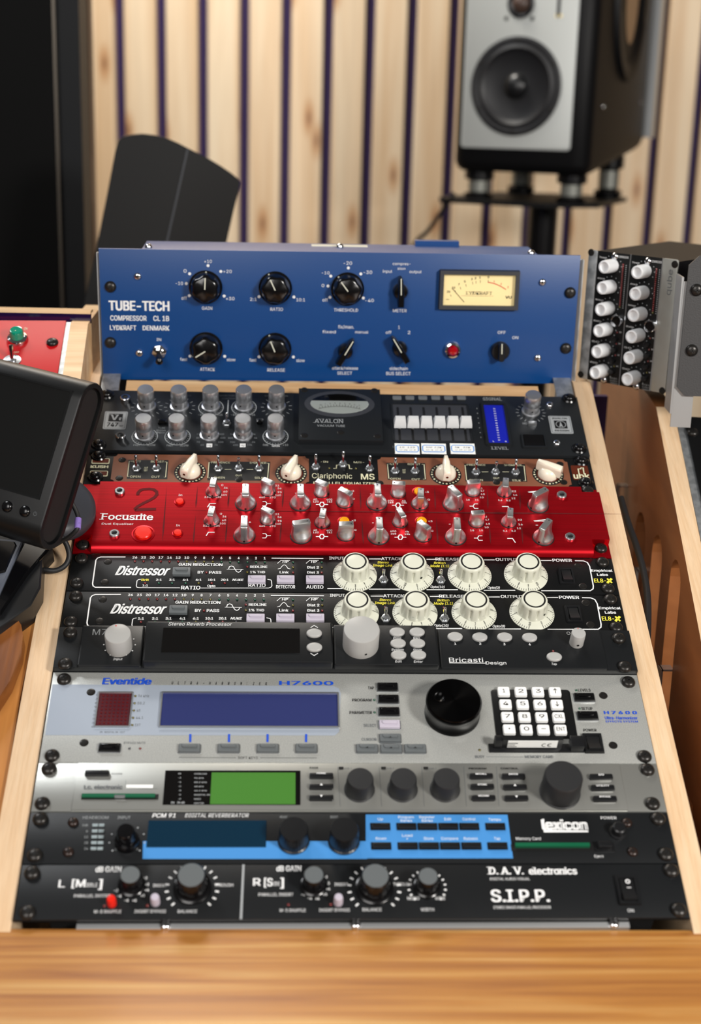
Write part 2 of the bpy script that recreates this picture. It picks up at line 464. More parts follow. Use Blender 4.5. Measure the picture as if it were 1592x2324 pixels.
def _hexs(bm):
    lathe(bm, [(.0046, 0), (.0046, .0016), (.0041, .0022), (.0026, .0022), (.0024, .0004)], 24)
    bm.faces.new([bm.verts.new((*p, .0007)) for p in circ(.0025, 6)]).material_index = 1
mesh('hex_screw', ['steel', 'cross'], _hexs)
def _sock(bm):
    lathe(bm, [(.0048, 0), (.0048, .0056), (.0042, .0062), (.0030, .0062), (.0028, .0030)], 24)
    bm.faces.new([bm.verts.new((*p, .0032)) for p in circ(.0029, 6)]).material_index = 1
mesh('socket_screw', ['chrome', 'cross'], _sock)
for c in ('led_red', 'led_green', 'led_yellow', 'led_off'):
    mesh(c + '_m', c, lambda bm: lathe(bm, [(.0011, 0), (.0011, .0003), (.0008, .0008), (.0003, .00105), (.00005, .0011)], 10))
def f_toggle(tilt=0, L=.011, bat=.0016):
    def fn(bm):
        lathe(bm, [(.0044, 0), (.0044, .0016), (.0038, .002)], 6)
        lathe(bm, [(.003, .002), (.003, .0042), (.0022, .0046)], 14)
        d = Vector((0, math.sin(R_(tilt)), math.cos(R_(tilt)))); a = Vector((0, 0, .004))
        tube(bm, [a, a + d * L * .5, a + d * L * .92, a + d * L], [bat * .62, bat * .85, bat, bat * .7], 10, 1)
    return fn
mesh('toggle_up', ['steel', 'chrome'], f_toggle(24))
mesh('toggle_mid', ['steel', 'chrome'], f_toggle(0))
mesh('toggle_down', ['steel', 'chrome'], f_toggle(-24))
mesh('toggle_small', ['steel', 'chrome'], f_toggle(18, .009, .0013))

def panel(d, w, h, t, m, holes=None, r=0, depth=.11, chassis='black_matte', bev=.0006, name='front_panel'):
    d.body(name, m, lambda bm: box(bm, w, h, -t, 0, r, bev))
    d.body('chassis', chassis, lambda bm: box(bm, .434, h - .005, -depth, -t + .0002))
def rack(name, label, cat, v, units, face=.003):
    return Dev(name, label, cat, RACK @ Matrix.Translation((0, -(v + units / 2) * U, face)))
def corner_screws(d, pts, me='rack_screw'):
    for p in pts: d.part('rack_screw', CACHE[me], *p, rz=random.uniform(0, 3))
PW = .4826
TUBE = Matrix(((0.99993, -0.0068, 0.008, 0), (0.0076, -0.0521, -0.9986, .2226), (0.0072, 0.9986, -0.052, .1847), (0, 0, 0, 1)))
# ================================================================== room and furniture
FLOOR = -.75
def wray(px, py, depth):       # world point seen at this pixel, depth along the view axis
    return CAM + B @ (Vector((px - W_PX / 2, H_PX / 2 - py, -F_PX)) * (depth / F_PX))
class Fr:
    def __init__(s, m): s.m = m; s.inv = m.inverted()
    def ray(s, px, py, z=0):
        d_ = s.inv.to_3x3() @ (B @ Vector((px - W_PX / 2, H_PX / 2 - py, -F_PX))); o = s.inv @ CAM
        t = (z - o.z) / d_.z; return o + t * d_
    def w(s, px, py, z=0): return s.m @ s.ray(px, py, z)
def vframe(o, yaw):            # upright frame: x right, y up, z towards the viewer side
    c, s_ = math.cos(yaw), math.sin(yaw)
    return Matrix(((c, 0, s_, o[0]), (s_, 0, -c, o[1]), (0, 1, 0, o[2]), (0, 0, 0, 1)))
fwd = -(B @ Vector((0, 0, 1))); fh = Vector((fwd.x, fwd.y, 0)).normalized()
YAW0 = math.atan2(-fh.x, fh.y)
WALL = vframe(CAM + fh * 3.06, YAW0); WF = Fr(WALL)
WINV = WALL.inverted()
fl_y = FLOOR - CAM.z
hexw = lambda bm: hexa(bm, (-4, fl_y, -.16), (4, fl_y + 3.0, -.06))
struct('wall_back', mesh(uid('wall'), 'floor_grey', hexw), WALL)
o = link('fabric_backing', mesh(uid('fabric'), 'purple', lambda bm: hexa(bm, (-3.2, fl_y + .001, -.0599), (3.2, fl_y + 2.95, -.026))), bpy.data.objects['wall_back'], label='dark purple fabric behind the slats')
pitch = .088
x_gap = WF.ray(555.7, 0).x
sw = .0672
slm = [mesh('slat_%d' % i, 'spruce', lambda bm: loft(bm, [[(-sw / 2, fl_y, -.026), (sw / 2, fl_y, -.026), (sw / 2, fl_y, -.002), (sw / 2 - .002, fl_y, 0), (-sw / 2 + .002, fl_y, 0), (-sw / 2, fl_y, -.002)], [(-sw / 2, fl_y + 2.95, -.026), (sw / 2, fl_y + 2.95, -.026), (sw / 2, fl_y + 2.95, -.002), (sw / 2 - .002, fl_y + 2.95, 0), (-sw / 2 + .002, fl_y + 2.95, 0), (-sw / 2, fl_y + 2.95, -.002)]])) for i in range(1)]
for i in range(-20, 26):
    link('slat', slm[0], bpy.data.objects['wall_back'], (x_gap + (i + .5) * pitch, 0, 0))
struct('floor', mesh(uid('floor'), 'floor_grey', lambda bm: hexa(bm, (-4, -4, FLOOR - .05), (4, 4, FLOOR))))

# ---- centre rack cabinet
RF = Fr(RACK)
def rp(x, y, z=0): return RACK @ Vector((x, y, z))
def plate(p_low, p_top, th, back=0.0, down=None, drop=.3):
    """upright board under a sloping edge; th = horizontal thickness vector"""
    zl = FLOOR if down is None else down
    poly = [tuple(p_low), tuple(p_top)]
    if back: poly.append(tuple(p_top + Vector((0, back, 0)) + Vector((0, 0, 0))))
    last = Vector(poly[-1]); poly += [(last.x, last.y, zl), (p_low.x, p_low.y, zl)]
    return poly, th
cab = empty('rack_cabinet', Matrix.Translation((0, 0, FLOOR)), 'pale plywood rack cabinet holding the sloping column of audio units', 'rack cabinet')
cinv = cab.matrix_world.inverted()
def cpart(root, name, m, polyth, label=None):
    inv = root.matrix_world.inverted()
    poly, th = polyth
    pts = [inv @ Vector(p) for p in poly]
    return link(name, mesh(uid(name), m, lambda bm: prism(bm, [tuple(p) for p in pts], inv.to_3x3() @ Vector(th)), 30), root, label=label)
y_top = RF.ray(1310, 868).y; y_bot = -.366
XI, XO = .2424, .2608
cpart(cab, 'side_panel', 'ply_edge', plate(rp(XI, y_bot), rp(XI, y_top), (XO - XI, 0, 0), back=.12), 'plywood side with pale sanded edge')
cpart(cab, 'side_panel', 'ply_edge', plate(rp(-.2640, y_bot), rp(-.2640, y_top), (.0212, 0, 0), back=.12), 'plywood side with pale sanded edge')
def rbox(root, name, m, x0, x1, y0, y1, z0, z1, label=None, bev=0):
    M_ = root.matrix_world.inverted() @ RACK
    def fn(bm):
        hexa(bm, (x0, y0, z0), (x1, y1, z1))
        for v in bm.verts: v.co = M_ @ v.co
    return link(name, mesh(uid(name), m, fn, 0), root, label=label)
for s_ in (-1, 1): rbox(cab, 'rack_rail', 'zinc', s_ * .2405 if s_ < 0 else .2225, -.2225 if s_ < 0 else .2405, -.354, .262, -.0016, -.0002, 'zinc plated rack rail')
rbox(cab, 'cross_rail', 'pale_wood', -.2160, .2060, .2245, .2500, -.030, -.004, 'pale wooden cross rail')
rbox(cab, 'cross_rail', 'pale_wood', -.2422, .2422, -.3640, -.3600, -.060, -.016)
rbox(cab, 'dust_cover', 'cab_black', -.2422, .2422, -.3600, .222, -.170, -.165, 'black board behind the units')
for s_ in (-1, 1):      # upright rails that carry the tall blue unit
    M_ = cinv @ TUBE
    def fn(bm):
        hexa(bm, (s_ * .2448 - .0006 if s_ > 0 else -.2436, -.080, -.0062), (.2454 if s_ > 0 else -.2426, .062, .0)); hexa(bm, (.226 if s_ > 0 else -.243, -.090, -.0062), (.2454 if s_ > 0 else -.226, .062, -.0042))
        for v in bm.verts: v.co = M_ @ v.co
    link('upright_rail', mesh(uid('upright_rail'), 'alu', fn, 0), cab, label='bright aluminium upright rail')

# ---- worktop board in front
pw = RF.w(796, 2103, -.004)
WZ = pw.z
desk = link('worktop', None, None) if False else None
def _wt(bm):
    pr = [(.0, -.004), (-.004, 0), (-.30, 0), (-.302, -.002), (-.302, -.038), (0, -.038)]
    loft(bm, [[(-.95, y, z) for y, z in pr], [(.95, y, z) for y, z in pr]])
wt = link('worktop', mesh('worktop', 'oak', _wt, 30)); wt.location = (0, pw.y, WZ); wt.rotation_euler = (0, 0, R_(-.25))
thing(wt, 'oak worktop board with long grain along the front below the rack', 'worktop')

# ---- right hand rack cabinet with slotted side
ga, gb, gc = RF.w(1490, 924), RF.w(1592, 1456), RF.w(1529.5, 925)
u_ = (gb - ga).normalized(); glow = ga + u_ * .50
th = (gc - ga); th = th - th.project(Vector((0, 0, 1))); th = Vector((th.x, 0, 0)).normalized() * .0175
r2 = empty('rack_cabinet', Matrix.Translation((ga.x, ga.y, FLOOR)), 'plywood rack cabinet on the right with long vertical slots in its side', 'rack cabinet')
poly, _t = plate(glow, ga, th)
back = -u_; back.z = 0; back.normalize()
tb = ga + back * .05 + Vector((0, 0, .004)); poly = [tuple(glow), tuple(ga), tuple(tb), tuple(tb + back * .30), (tb.x + back.x * .30, tb.y + back.y * .30, FLOOR), (glow.x, glow.y, FLOOR)]
sp = cpart(r2, 'side_panel', 'shaded_ply', (poly, th), 'slotted side panel')
n_ = back.cross(Vector((0, 0, 1)))
def on_face(px, py):
    d_ = B @ Vector((px - W_PX / 2, H_PX / 2 - py, -F_PX)); t = (ga - CAM).dot(n_) / d_.dot(n_); return CAM + t * d_
cut = bmesh.new()
for (xl, yl, xr, yr, yend) in ((1440, 1225, 1466, 1225, 1400), (1479, 1270, 1504, 1270, 1620), (1520, 1325, 1546, 1325, 1760)):
    a, b_ = on_face(xl, yl), on_face(xr, yr); c_ = (a + b_) / 2; r = (b_ - a).dot(back); r = abs(r) / 2; e_ = on_face((xl + xr) / 2 - 30, yend).z
    ring = []
    for i in range(9): t = PI * i / 8; ring.append(c_ + back * (r * math.cos(t)) + Vector((0, 0, r * math.sin(t))))
    for i in range(9): t = PI + PI * i / 8; ring.append(Vector((c_.x, c_.y, e_)) + back * (r * math.cos(t)) + Vector((0, 0, r * math.sin(t))))
    iv = r2.matrix_world.inverted(); loft(cut, [[tuple(iv @ (p - n_ * .05)) for p in ring], [tuple(iv @ (p + n_ * .05)) for p in ring]])
bmesh.ops.recalc_face_normals(cut, faces=cut.faces)
cm = bpy.data.meshes.new('cut'); cut.to_mesh(cm); cut.free(); co = bpy.data.objects.new('cut', cm); COL.objects.link(co); co.matrix_world = r2.matrix_world
bpy.context.view_layer.update()
md = sp.modifiers.new('b', 'BOOLEAN'); md.operation = 'DIFFERENCE'; md.object = co; md.solver = 'EXACT'
bpy.context.view_layer.update(); dg = bpy.context.evaluated_depsgraph_get()
nm = bpy.data.meshes.new_from_object(sp.evaluated_get(dg)); sp.modifiers.clear(); sp.data = nm; bpy.data.objects.remove(co)
def rstrip(root, name, m, p0, p1, w, h, label=None):   # bar lying on a sloping line
    iv = root.matrix_world.inverted(); a, b_ = iv @ p0, iv @ p1; x_ = Vector((w, 0, 0)); zz_ = iv.to_3x3() @ (RACK.to_3x3() @ Vector((0, 0, h)))
    return link(name, mesh(uid(name), m, lambda bm: loft(bm, [[tuple(a), tuple(a + x_), tuple(a + x_ + zz_), tuple(a + zz_)], [tuple(b_), tuple(b_ + x_), tuple(b_ + x_ + zz_), tuple(b_ + zz_)]]), 0), root, label=label)
sidev = Vector((.0175, 0, 0))
rstrip(r2, 'edge_band', 'ply_edge', ga, glow, .0175, .0004, 'pale sanded plywood edge')
rstrip(r2, 'rack_rail', 'zinc', ga + Vector((.0178, 0, 0)) + u_ * .02, glow + Vector((.0178, 0, 0)), .012, .0010, 'zinc plated rack rail')
# the wedge gap is closed by boards deep down
rbx = lambda a, b_: (a, b_)
cl = link('gap_board', mesh(uid('gap_board'), 'shaded_ply', lambda bm: hexa(bm, (-.040, -.30, -FLOOR - .20), (.0, .20, -FLOOR - .185))), r2, label='board at the bottom of the gap')
pz = on_face(1400, 900)
bb_ = link('back_board', mesh(uid('back_board'), 'purple', lambda bm: hexa(bm, (-.045, .16, 0), (-.012, .17, -FLOOR + .085))), r2, label='dark purple board at the back of the gap')
for (px, py, L) in ((1424, 1100, .020), (1467, 1292, .012), (1524, 1515, .026)):
    p = on_face(px, py) - n_ * .010 if (CAM - ga).dot(n_) < 0 else on_face(px, py) + n_ * .010
    iv = r2.matrix_world.inverted(); q_ = iv @ p
    def fn(bm, q_=q_, L=L):
        s1 = 1 if (CAM - ga).dot(n_) > 0 else -1
        hexa(bm, (q_.x - .0010, q_.y - .006, q_.z - L), (q_.x + .0012, q_.y + .006, q_.z)); hexa(bm, (q_.x, q_.y - .006, q_.z - .0018), (q_.x + .011, q_.y + .006, q_.z))
    link('metal_hook', mesh(uid('metal_hook'), 'steel', fn, 0), r2, label='small shiny metal hook')
# unit in the right rack (only its edge is in view)
b2y = -u_; b2z = RACK.to_3x3() @ Vector((0, 0, 1)); b2x = b2y.cross(b2z).normalized(); b2z = b2x.cross(b2y)
p0 = RF.w(1553, 945, .003)
m2 = Matrix((b2x, b2y, b2z)).transposed().to_4x4(); m2.translation = p0 + b2x * PW / 2 - b2y * .0665
d = Dev('audio_processor', 'black rack unit at the right edge, low in the right rack, one screw in view', 'audio unit', m2)
d.body('front_panel', 'black_panel', lambda bm: loft(bm, [Z([(-PW / 2, -.0665), (PW / 2, -.0665), (PW / 2, .0665), (-PW / 2 + .004, .0665), (-PW / 2, .0625)], z) for z in (-.003, 0)]), smooth=0)
d.body('chassis', 'black_matte', lambda bm: box(bm, .434, .125, -.12, -.0028))
x, y = d.ray(1573, 982); link('rack_screw', CACHE['rack_screw'], d.root, (x, y, 0))
# upright unit above it
p0 = Fr(vframe((0, .150, 0), R_(-6))).w(1567, 580)
m3 = vframe(p0, R_(-6)) @ Matrix.Translation((PW / 2, -.0665, 0))
d = Dev('audio_processor', 'dark textured unit with cut corners standing upright on an aluminium bracket at right edge', 'audio unit', m3)
d.body('front_panel', mat('dark_text', '3a3a3b', .55, bump=((700, 700, 700), .5, .0004)).name, lambda bm: loft(bm, [Z([(-PW / 2 + .007, -.0665), (PW / 2, -.0665), (PW / 2, .0665), (-PW / 2 + .009, .0665), (-PW / 2, .0575), (-PW / 2 - .0008, -.0585)], z) for z in (-.003, 0)]), smooth=0)
d.body('chassis', 'black_matte', lambda bm: box(bm, .440, .125, -.028, -.0028))
d.body('mounting_bracket', 'alu', lambda bm: (hexa(bm, (-PW / 2 - .0035, -.098, -.0050), (-PW / 2 + .016, .042, -.0030)), hexa(bm, (-PW / 2 - .0050, -.085, -.036), (-PW / 2 - .0030, .046, -.0030))), 'bare aluminium bracket', 0)
for p in ((1582, 658), (1571, 795)):
    x, y = d.ray(*p); link('rack_screw', CACHE['rack_screw'], d.root, (x, y, 0))

# ---- small upright case with two channel modules
QM = Matrix(((0.7355, 0.0046, -0.6775, .2876), (-0.6771, -0.0281, -0.7353, .1993), (-0.0224, 0.9996, -0.0176, .1906), (0, 0, 0, 1)))
d = Dev('module_case', 'small upright case holding two black compressor modules, turned away at the right', 'audio case', QM); d.zoom(1300, 520, 5.452); T = d.T
d.body('case_body', 'cab_black', lambda bm: box(bm, .098, .128, -.17, -.0016), 'black sheet metal case', 0)
xl = d.q(255, 1000)[0]; xm = d.q(665, 1000)[0]; xr = d.q(1060, 1000)[0]
d.body('front_ear', 'zinc', lambda bm: box(bm, xl + .050, .1325, -.0016, .0004, .002, .0003, cx=(xl - .050) / 2), 'zinc front ear')
d.body('front_ear', 'qube_grey', lambda bm: box(bm, .050 - xr, .1325, -.0016, .0004, .002, .0003, cx=(xr + .050) / 2), 'grey front ear with engraved lettering')
mods = []
for a, b_ in ((xl, xm), (xm, xr)):
    mo = d.body('channel_module', 'black_panel', lambda bm: box(bm, (b_ - a) - .0008, .1325, -.0016, .0003, 0, .0002, cx=(a + b_) / 2), 'black compressor module'); mods.append(mo)
    d.body('module_edge', 'steel', lambda bm: box(bm, .0009, .1325, -.001, .0008, cx=b_), 'bright module edge')
def _qk(bm):
    lathe(bm, [(.0068, 0), (.0068, .0100), (.0064, .0168), (.0058, .0172), (.0048, .0172), (.0044, .0150), (.0001, .0148)], 32)
qk = mesh('q_knob', 'white_cap', _qk, 40)
for mi_, ks in enumerate((((500, 452), (478, 710), (455, 975), (432, 1236), (408, 1492), (385, 1748)), ((905, 517), (882, 782), (858, 1044), (833, 1308), (806, 1568), (783, 1828)))):
    for j, (X, Y) in enumerate(ks):
        x, y = d.q(X, Y); link('rotary_knob', qk, mods[mi_], (x, y, .0003), label='white hollow-ended knob')
        for a in range(-120, 121, 30):
            t = R_(a - 0); d.ldot(x + .0102 * math.sin(t), y + .0102 * math.cos(t), .0006, 'ink_grey', .0006, 6)
        T(('Thresh', 'Attack', 'Release', 'Ratio', 'SC', 'Gain')[j], X - 165 + 8 * j * 0, X - 70, Y - 92, Y - 112, z=.0006)
    for j in range(22):
        X, Y = ((628 - 43 * j / 21, 440 + 525 * j / 21), (1042 - 48 * j / 21, 495 + 540 * j / 21))[mi_]
        d.part('meter_led', CACHE['led_yellow_m' if j == 21 else 'led_red_m'], X, Y, z=.0003); 
        d.dot(X + 42, Y + 10, .0006, 'ink_grey', .0006, 6)
    for X, Y in (((540, 1360), (530, 1490), (505, 1625), (500, 1760)), ((935, 1425), (935, 1562), (920, 1700), (905, 1840)))[mi_]:
        x, y = d.q(X, Y); link('push_button', mesh('q_btn', 'black_satin', lambda bm: lathe(bm, [(.0032, 0), (.0032, .004), (.0026, .005), (.0001, .0052)], 18)), mods[mi_], (x, y, .0003))
    for j, (X, Y) in enumerate((((555, 1278), (545, 1418), (533, 1560), (517, 1697)), ((962, 1350), (950, 1491), (936, 1635), (921, 1776)))[mi_]):
        d.part('status_led', CACHE['led_yellow_m' if j == 3 else 'led_red_m'], X, Y); T('SC', X + 28, X + 55, Y + 6, Y - 10, z=.0006)
    X, Y = ((570, 1130), (982, 1197))[mi_]
    x, y = d.q(X, Y); link('round_button', mesh('q_chr', ['chrome', 'grey_body'], lambda bm: (lathe(bm, [(.0062, 0), (.0062, .0050), (.0056, .0058), (.0050, .0058), (.0048, .0052)], 32), lathe(bm, [(.0048, .0045), (.0001, .0050)], 24, mi=1, cap0=False))), mods[mi_], (x, y, .0003), label='round button with chrome rim')
    for X, Y in (((528, 338), (393, 1865)), ((938, 398), (792, 1945)))[mi_]: d.part('panel_screw', CACHE['silver_screw'], X, Y, z=.0003)
    X0 = (570, 985)[mi_]; Y0 = (360, 418)[mi_]; T('COMPRESSOR', X0, X0 + 128, Y0, Y0 - 28, z=.0006)
    for i in range(3): T(('DISCRETE', 'CLASS A', 'COMPRESSOR')[i], (468, 865)[mi_], (468, 865)[mi_] + 90, (1855, 1935)[mi_] + i * 30, (1838, 1918)[mi_] + i * 30, 'ink_grey', z=.0006)
x, y = d.q(1232, 660); d.text('qube', x, y, .0250, .0052, 'ink_dim', .0, 0, .0007, rz=PI / 2)
for p in ((232, 288), (103, 1797), (1268, 437), (1112, 2000)): d.part('panel_screw', CACHE['flat_grey_screw'], *p, z=.0004)
d.finish()

# ---- left bay: red unit in its plywood frame
pa = wray(150, 727, 1.375)
LF0 = RACK.copy(); LF0.translation = pa
q0 = Fr(LF0).ray(131, 845); ang = math.atan2(q0.x, -q0.y)
LM = LF0 @ Matrix.Rotation(ang, 4, 'Z'); LFr = Fr(LM)
d = Dev('preamplifier', 'bright red unit with a green lamp in the left rack, partly hidden by the monitor', 'audio unit', LM @ Matrix.Translation((-PW / 2, -.0665, .0)))
d.body('front_panel', 'red_paint', lambda bm: box(bm, PW, .1325, -.003, 0, 0, .0004)); d.body('chassis', 'black_matte', lambda bm: box(bm, .434, .125, -.14, -.0028))
d.zoom(0, 680, 6.115)
lp = d.part('pilot_lamp', mesh('lampring2', 'chrome', lambda bm: lathe(bm, [(.0105, 0), (.0105, .001), (.0095, .0035), (.0072, .0045), (.0070, .003)], 36)), 245, 560, label='chrome lamp ring')
link('lamp_lens', mesh('lens_g', 'gem_green', lambda bm: lathe(bm, [(.0068, .002), (.0068, .0105), (.0058, .0125), (.0040, .0128), (.0001, .0120)], 32)), lp, label='green glass lens')
tgm = mesh('toggle_long', ['steel', 'chrome'], lambda bm: (lathe(bm, [(.0085, 0), (.0085, .0010), (.0060, .0014)], 28), lathe(bm, [(.0042, .001), (.0042, .0030), (.003, .0034)], 18), tube(bm, [(0, 0, .003), (0, .0035, .0110), (0, .0055, .0150)], [.0016, .0022, .0024], 10, 1)))
d.part('toggle_switch', tgm, 170, 850)
T = d.T; T('ON', 332, 378, 425, 390, 'ink_cream'); T('OFF', 190, 262, 748, 722, 'ink_cream')
d.part('rack_screw', CACHE['rack_screw'], 728, 600)
d.finish()
l2 = empty('rack_cabinet', Matrix.Translation((pa.x, pa.y, FLOOR)), 'pale wooden rack frame around the red unit at the left, with a purple top edge', 'rack cabinet')
e0, e1, f0 = LFr.w(160, 733), LFr.w(143, 847), LFr.w(200, 734)
uu = (e1 - e0).normalized(); low = e0 + uu * .16
bk = -uu; bk.z = 0; bk.normalize()
thk = Vector((f0.x - e0.x, 0, 0))
poly = [tuple(low), tuple(e0), tuple(e0 + bk * .14), (e0.x + bk.x * .14, e0.y + bk.y * .14, low.z), (low.x, low.y, low.z - .002)]
cpart(l2, 'side_panel', 'pale_wood', (poly, thk), 'pale wooden side board')
rstrip(l2, 'rack_rail', 'zinc', LFr.w(150, 733, -.003), LFr.w(150, 733, -.003) + uu * .2, .0075, .001, 'zinc plated rack rail')
t0, t1 = LFr.w(-120, 728, -.01), LFr.w(206, 732, -.01)
def _tb(bm, z0=0, z1=.012, dy=.10):
    iv = l2.matrix_world.inverted(); a, b_ = iv @ t0, iv @ t1; b_.z = a.z; a.y = b_.y = (a.y + b_.y) / 2
    hexa(bm, (a.x, a.y, a.z + z0), (b_.x, a.y + dy, a.z + z1))
link('top_board', mesh(uid('top_board'), mat('purple_gloss', '1a0a33', .15, coat=.5).name, lambda bm: _tb(bm, 0, .0095, .006), 0), l2, label='glossy dark purple edge')
link('top_board', mesh(uid('top_board'), 'pale_wood', lambda bm: _tb(bm, .0095, .0125, .018), 0), l2, label='thin pale top board')

# ---- amber side board and oak arm at the lower left
def on_rack(name, m, pts, z0, z1, label, cat):
    c_ = RF.ray(*pts[0]); mw = RACK @ Matrix.Translation((c_.x, c_.y, 0))
    loc = [RF.ray(*p, z1) for p in pts]
    def fn(bm):
        top = [(p.x - c_.x, p.y - c_.y, z1) for p in loc]
        loft(bm, [[(a, b_, z0) for a, b_, _ in top], [(a, b_, z1 - .002) for a, b_, _ in top], [(a, b_, z1) for a, b_, _ in top]])
    o_ = link(name, mesh(uid(name), m, fn, 30)); o_.matrix_world = mw
    return thing(o_, label, cat) if cat else o_
on_rack('side_board', 'amber_wood', [(104, 1180), (99, 1250), (91, 1380), (63, 1500), (45, 1585), (-2, 1885), (-240, 1885), (-240, 1180)], -.06, -.0035, 'amber varnished side board along the left edge of the pale strip', 'board')
on_rack('wooden_ledge', 'oak_dark', [(-200, 1400), (15, 1396), (36, 1400), (48, 1418), (52, 1442), (47, 1480), (22, 1545), (-20, 1610), (-200, 1760)], -.0033, .012, 'brown oak arm with a rounded end at the left edge', 'ledge')

# ---- small monitor on an arm, tilted
yc = Vector((.278, .95, -.06)).normalized(); xc = Vector((1, -.22, .38)); xc = (xc - xc.dot(yc) * yc).normalized(); zc = xc.cross(yc)
MM = Matrix((B @ xc, B @ yc, B @ zc)).transposed().to_4x4()
MM.translation = wray(189, 884, 1.135)          # origin: top right front corner
mon = empty('small_monitor', MM, 'small black video monitor with rounded sides, tilted over the left of the rack', 'monitor')
MFr = Fr(MM)
HH, DD = .1350, .0375
def stad(n=10, inset=0, h=HH, dd=DD):
    r = dd / 2 - inset; out = []
    top, bot = .010, -h
    for i in range(n + 1): t = PI * i / n; out.append((0, top - dd / 2 + r * math.sin(t), -dd / 2 + r * math.cos(t)))
    for i in range(n + 1): t = PI + PI * i / n; out.append((0, bot + dd / 2 + r * math.sin(t), -dd / 2 + r * math.cos(t)))
    return out
def sx(r, x): return [(x, a, b_) for _, a, b_ in r]
def _mh(bm):
    s0, s1, s2 = stad(), stad(inset=.0005), stad(inset=.0045)
    loft(bm, [sx(s0, -.24), sx(s0, -.0012), sx(s1, 0), sx(s2, 0), sx(s2, -.0025)], cap1=True)
link('housing', mesh(uid('housing'), mat('monitor_black', '0c0d0e', .38, spec=.35).name, _mh, 30), mon)
def mq(px, py): p = MFr.ray(px, py); return (p.x, p.y)
a, b_, c_ = mq(156, 889), mq(93, 1131), mq(0, 860)
sxr = (a[0] + b_[0]) / 2; syt, syb = a[1], b_[1]
link('screen', mesh(uid('screen'), 'm_screen' if 'm_screen' in MATS else mat('m_screen', '0b0c0c', .3, coat=.2).name, lambda bm: hexa(bm, (-.215, syb, -.004), (sxr, syt, .0004)), 0), mon, label='dark matte screen')
def _bz(bm):
    w_ = .0016
    hexa(bm, (-.215, syt, -.003), (sxr + w_, syt + w_, .0009)); hexa(bm, (-.215, syb - w_, -.003), (sxr + w_, syb, .0009)); hexa(bm, (sxr, syb, -.003), (sxr + w_, syt, .0009))
link('screen_bezel', mesh(uid('screen_bezel'), 'monitor_black', _bz, 0), mon)
mbt = mesh('mon_btn', 'black_gloss', lambda bm: lathe(bm, [(.0048, 0), (.0048, .0018), (.0038, .0030), (.0020, .0037), (.0001, .0039)], 24), 60)
for p in ((18, 1150), (58, 1161)):
    x, y = mq(*p); link('push_button', mbt, mon, (x, y, 0), label='glossy round black button')
x, y = mq(80, 1166); bmx = bmesh.new(); stroke(bmx, arc(x, y, .0016, 120, 420, 14), .0003, z=.0002); stroke(bmx, [(x, y), (x, y + .002)], .0003, z=.0002)
me = bpy.data.meshes.new('power_symbol'); bmx.to_mesh(me); bmx.free(); me.materials.append(MATS['ink_dim']); link('power_symbol', me, mon, label='dim grey power symbol')
link('side_trim', mesh(uid('side_trim'), 'black_matte', lambda bm: loft(bm, [sx(stad(inset=.006), -.0024), sx(stad(inset=.0065), -.0020)]), 30), mon, label='recessed side strip')
# round satin mount behind
pm = MFr.ray(147, 1150, -.055)
def _mt(bm): lathe(bm, [(.0370, -.012), (.0385, -.006), (.0370, 0), (.0300, .0036), (.0170, .0060), (.0080, .0100), (.0060, .0160), (.0060, .030)], 48)
mt = link('round_mount', mesh(uid('round_mount'), mat('satin_grey', '3c3e44', .42, .1).name, _mt, 50), mon, label='satin dark grey round mount')
mt.matrix_parent_inverse = Matrix(); pmw = RF.w(124, 1138, .030); mt.matrix_world = MM; bpy.context.view_layer.update()
mt.matrix_basis = MM.inverted() @ (Matrix.Translation(pmw) @ (RACK @ Matrix.Rotation(R_(18), 4, 'Y')).to_3x3().to_4x4())

# ---- glossy black desk controller under the monitor
def rk(pts, z): return [(p.x, p.y, z) for p in (RF.ray(*q_, z) for q_ in pts)]
dc = empty('desk_controller', RACK @ Matrix.Translation((-.29, .0, .0)), 'glossy black slanted desk controller with a grey bordered key block, below the small monitor', 'controller')
def slab(root, name, m, pts, z0, z1, label=None, bev=.0015):
    iv = root.matrix_world.inverted() @ RACK
    t_ = rk(pts, z1); c0 = Vector((sum(p[0] for p in t_) / len(t_), sum(p[1] for p in t_) / len(t_), z1))
    ins = [tuple(Vector(p) + (c0 - Vector(p)).normalized() * bev) for p in t_]
    return link(name, mesh(uid(name), m, lambda bm: loft(bm, [[tuple(iv @ Vector((p[0], p[1], z0))) for p in t_], [tuple(iv @ Vector((p[0], p[1], z1 - bev))) for p in t_], [tuple(iv @ Vector(p)) for p in ins]]), 30), root, label=label)
slab(dc, 'body', 'black_satin', [(-150, 1190), (60, 1215), (118, 1238), (96, 1262), (92, 1332), (70, 1372), (0, 1424), (-150, 1520)], -.0033, .020)
slab(dc, 'key_block', 'slate', [(-150, 1205), (52, 1226), (-4, 1352), (-150, 1352)], .020, .028, 'grey bordered key block')
slab(dc, 'key_pad', 'black_gloss', [(-150, 1210), (34, 1228), (38, 1236), (12, 1296), (-10, 1302), (-150, 1300)], .028, .0295, 'glossy black key pad')
slab(dc, 'cover', mat('dark_cover', '09090b', .08, coat=.8).name, [(58, 1230), (110, 1240), (60, 1300), (0, 1388), (-40, 1400), (-8, 1356)], .020, .025, 'glossy black slanted cover')

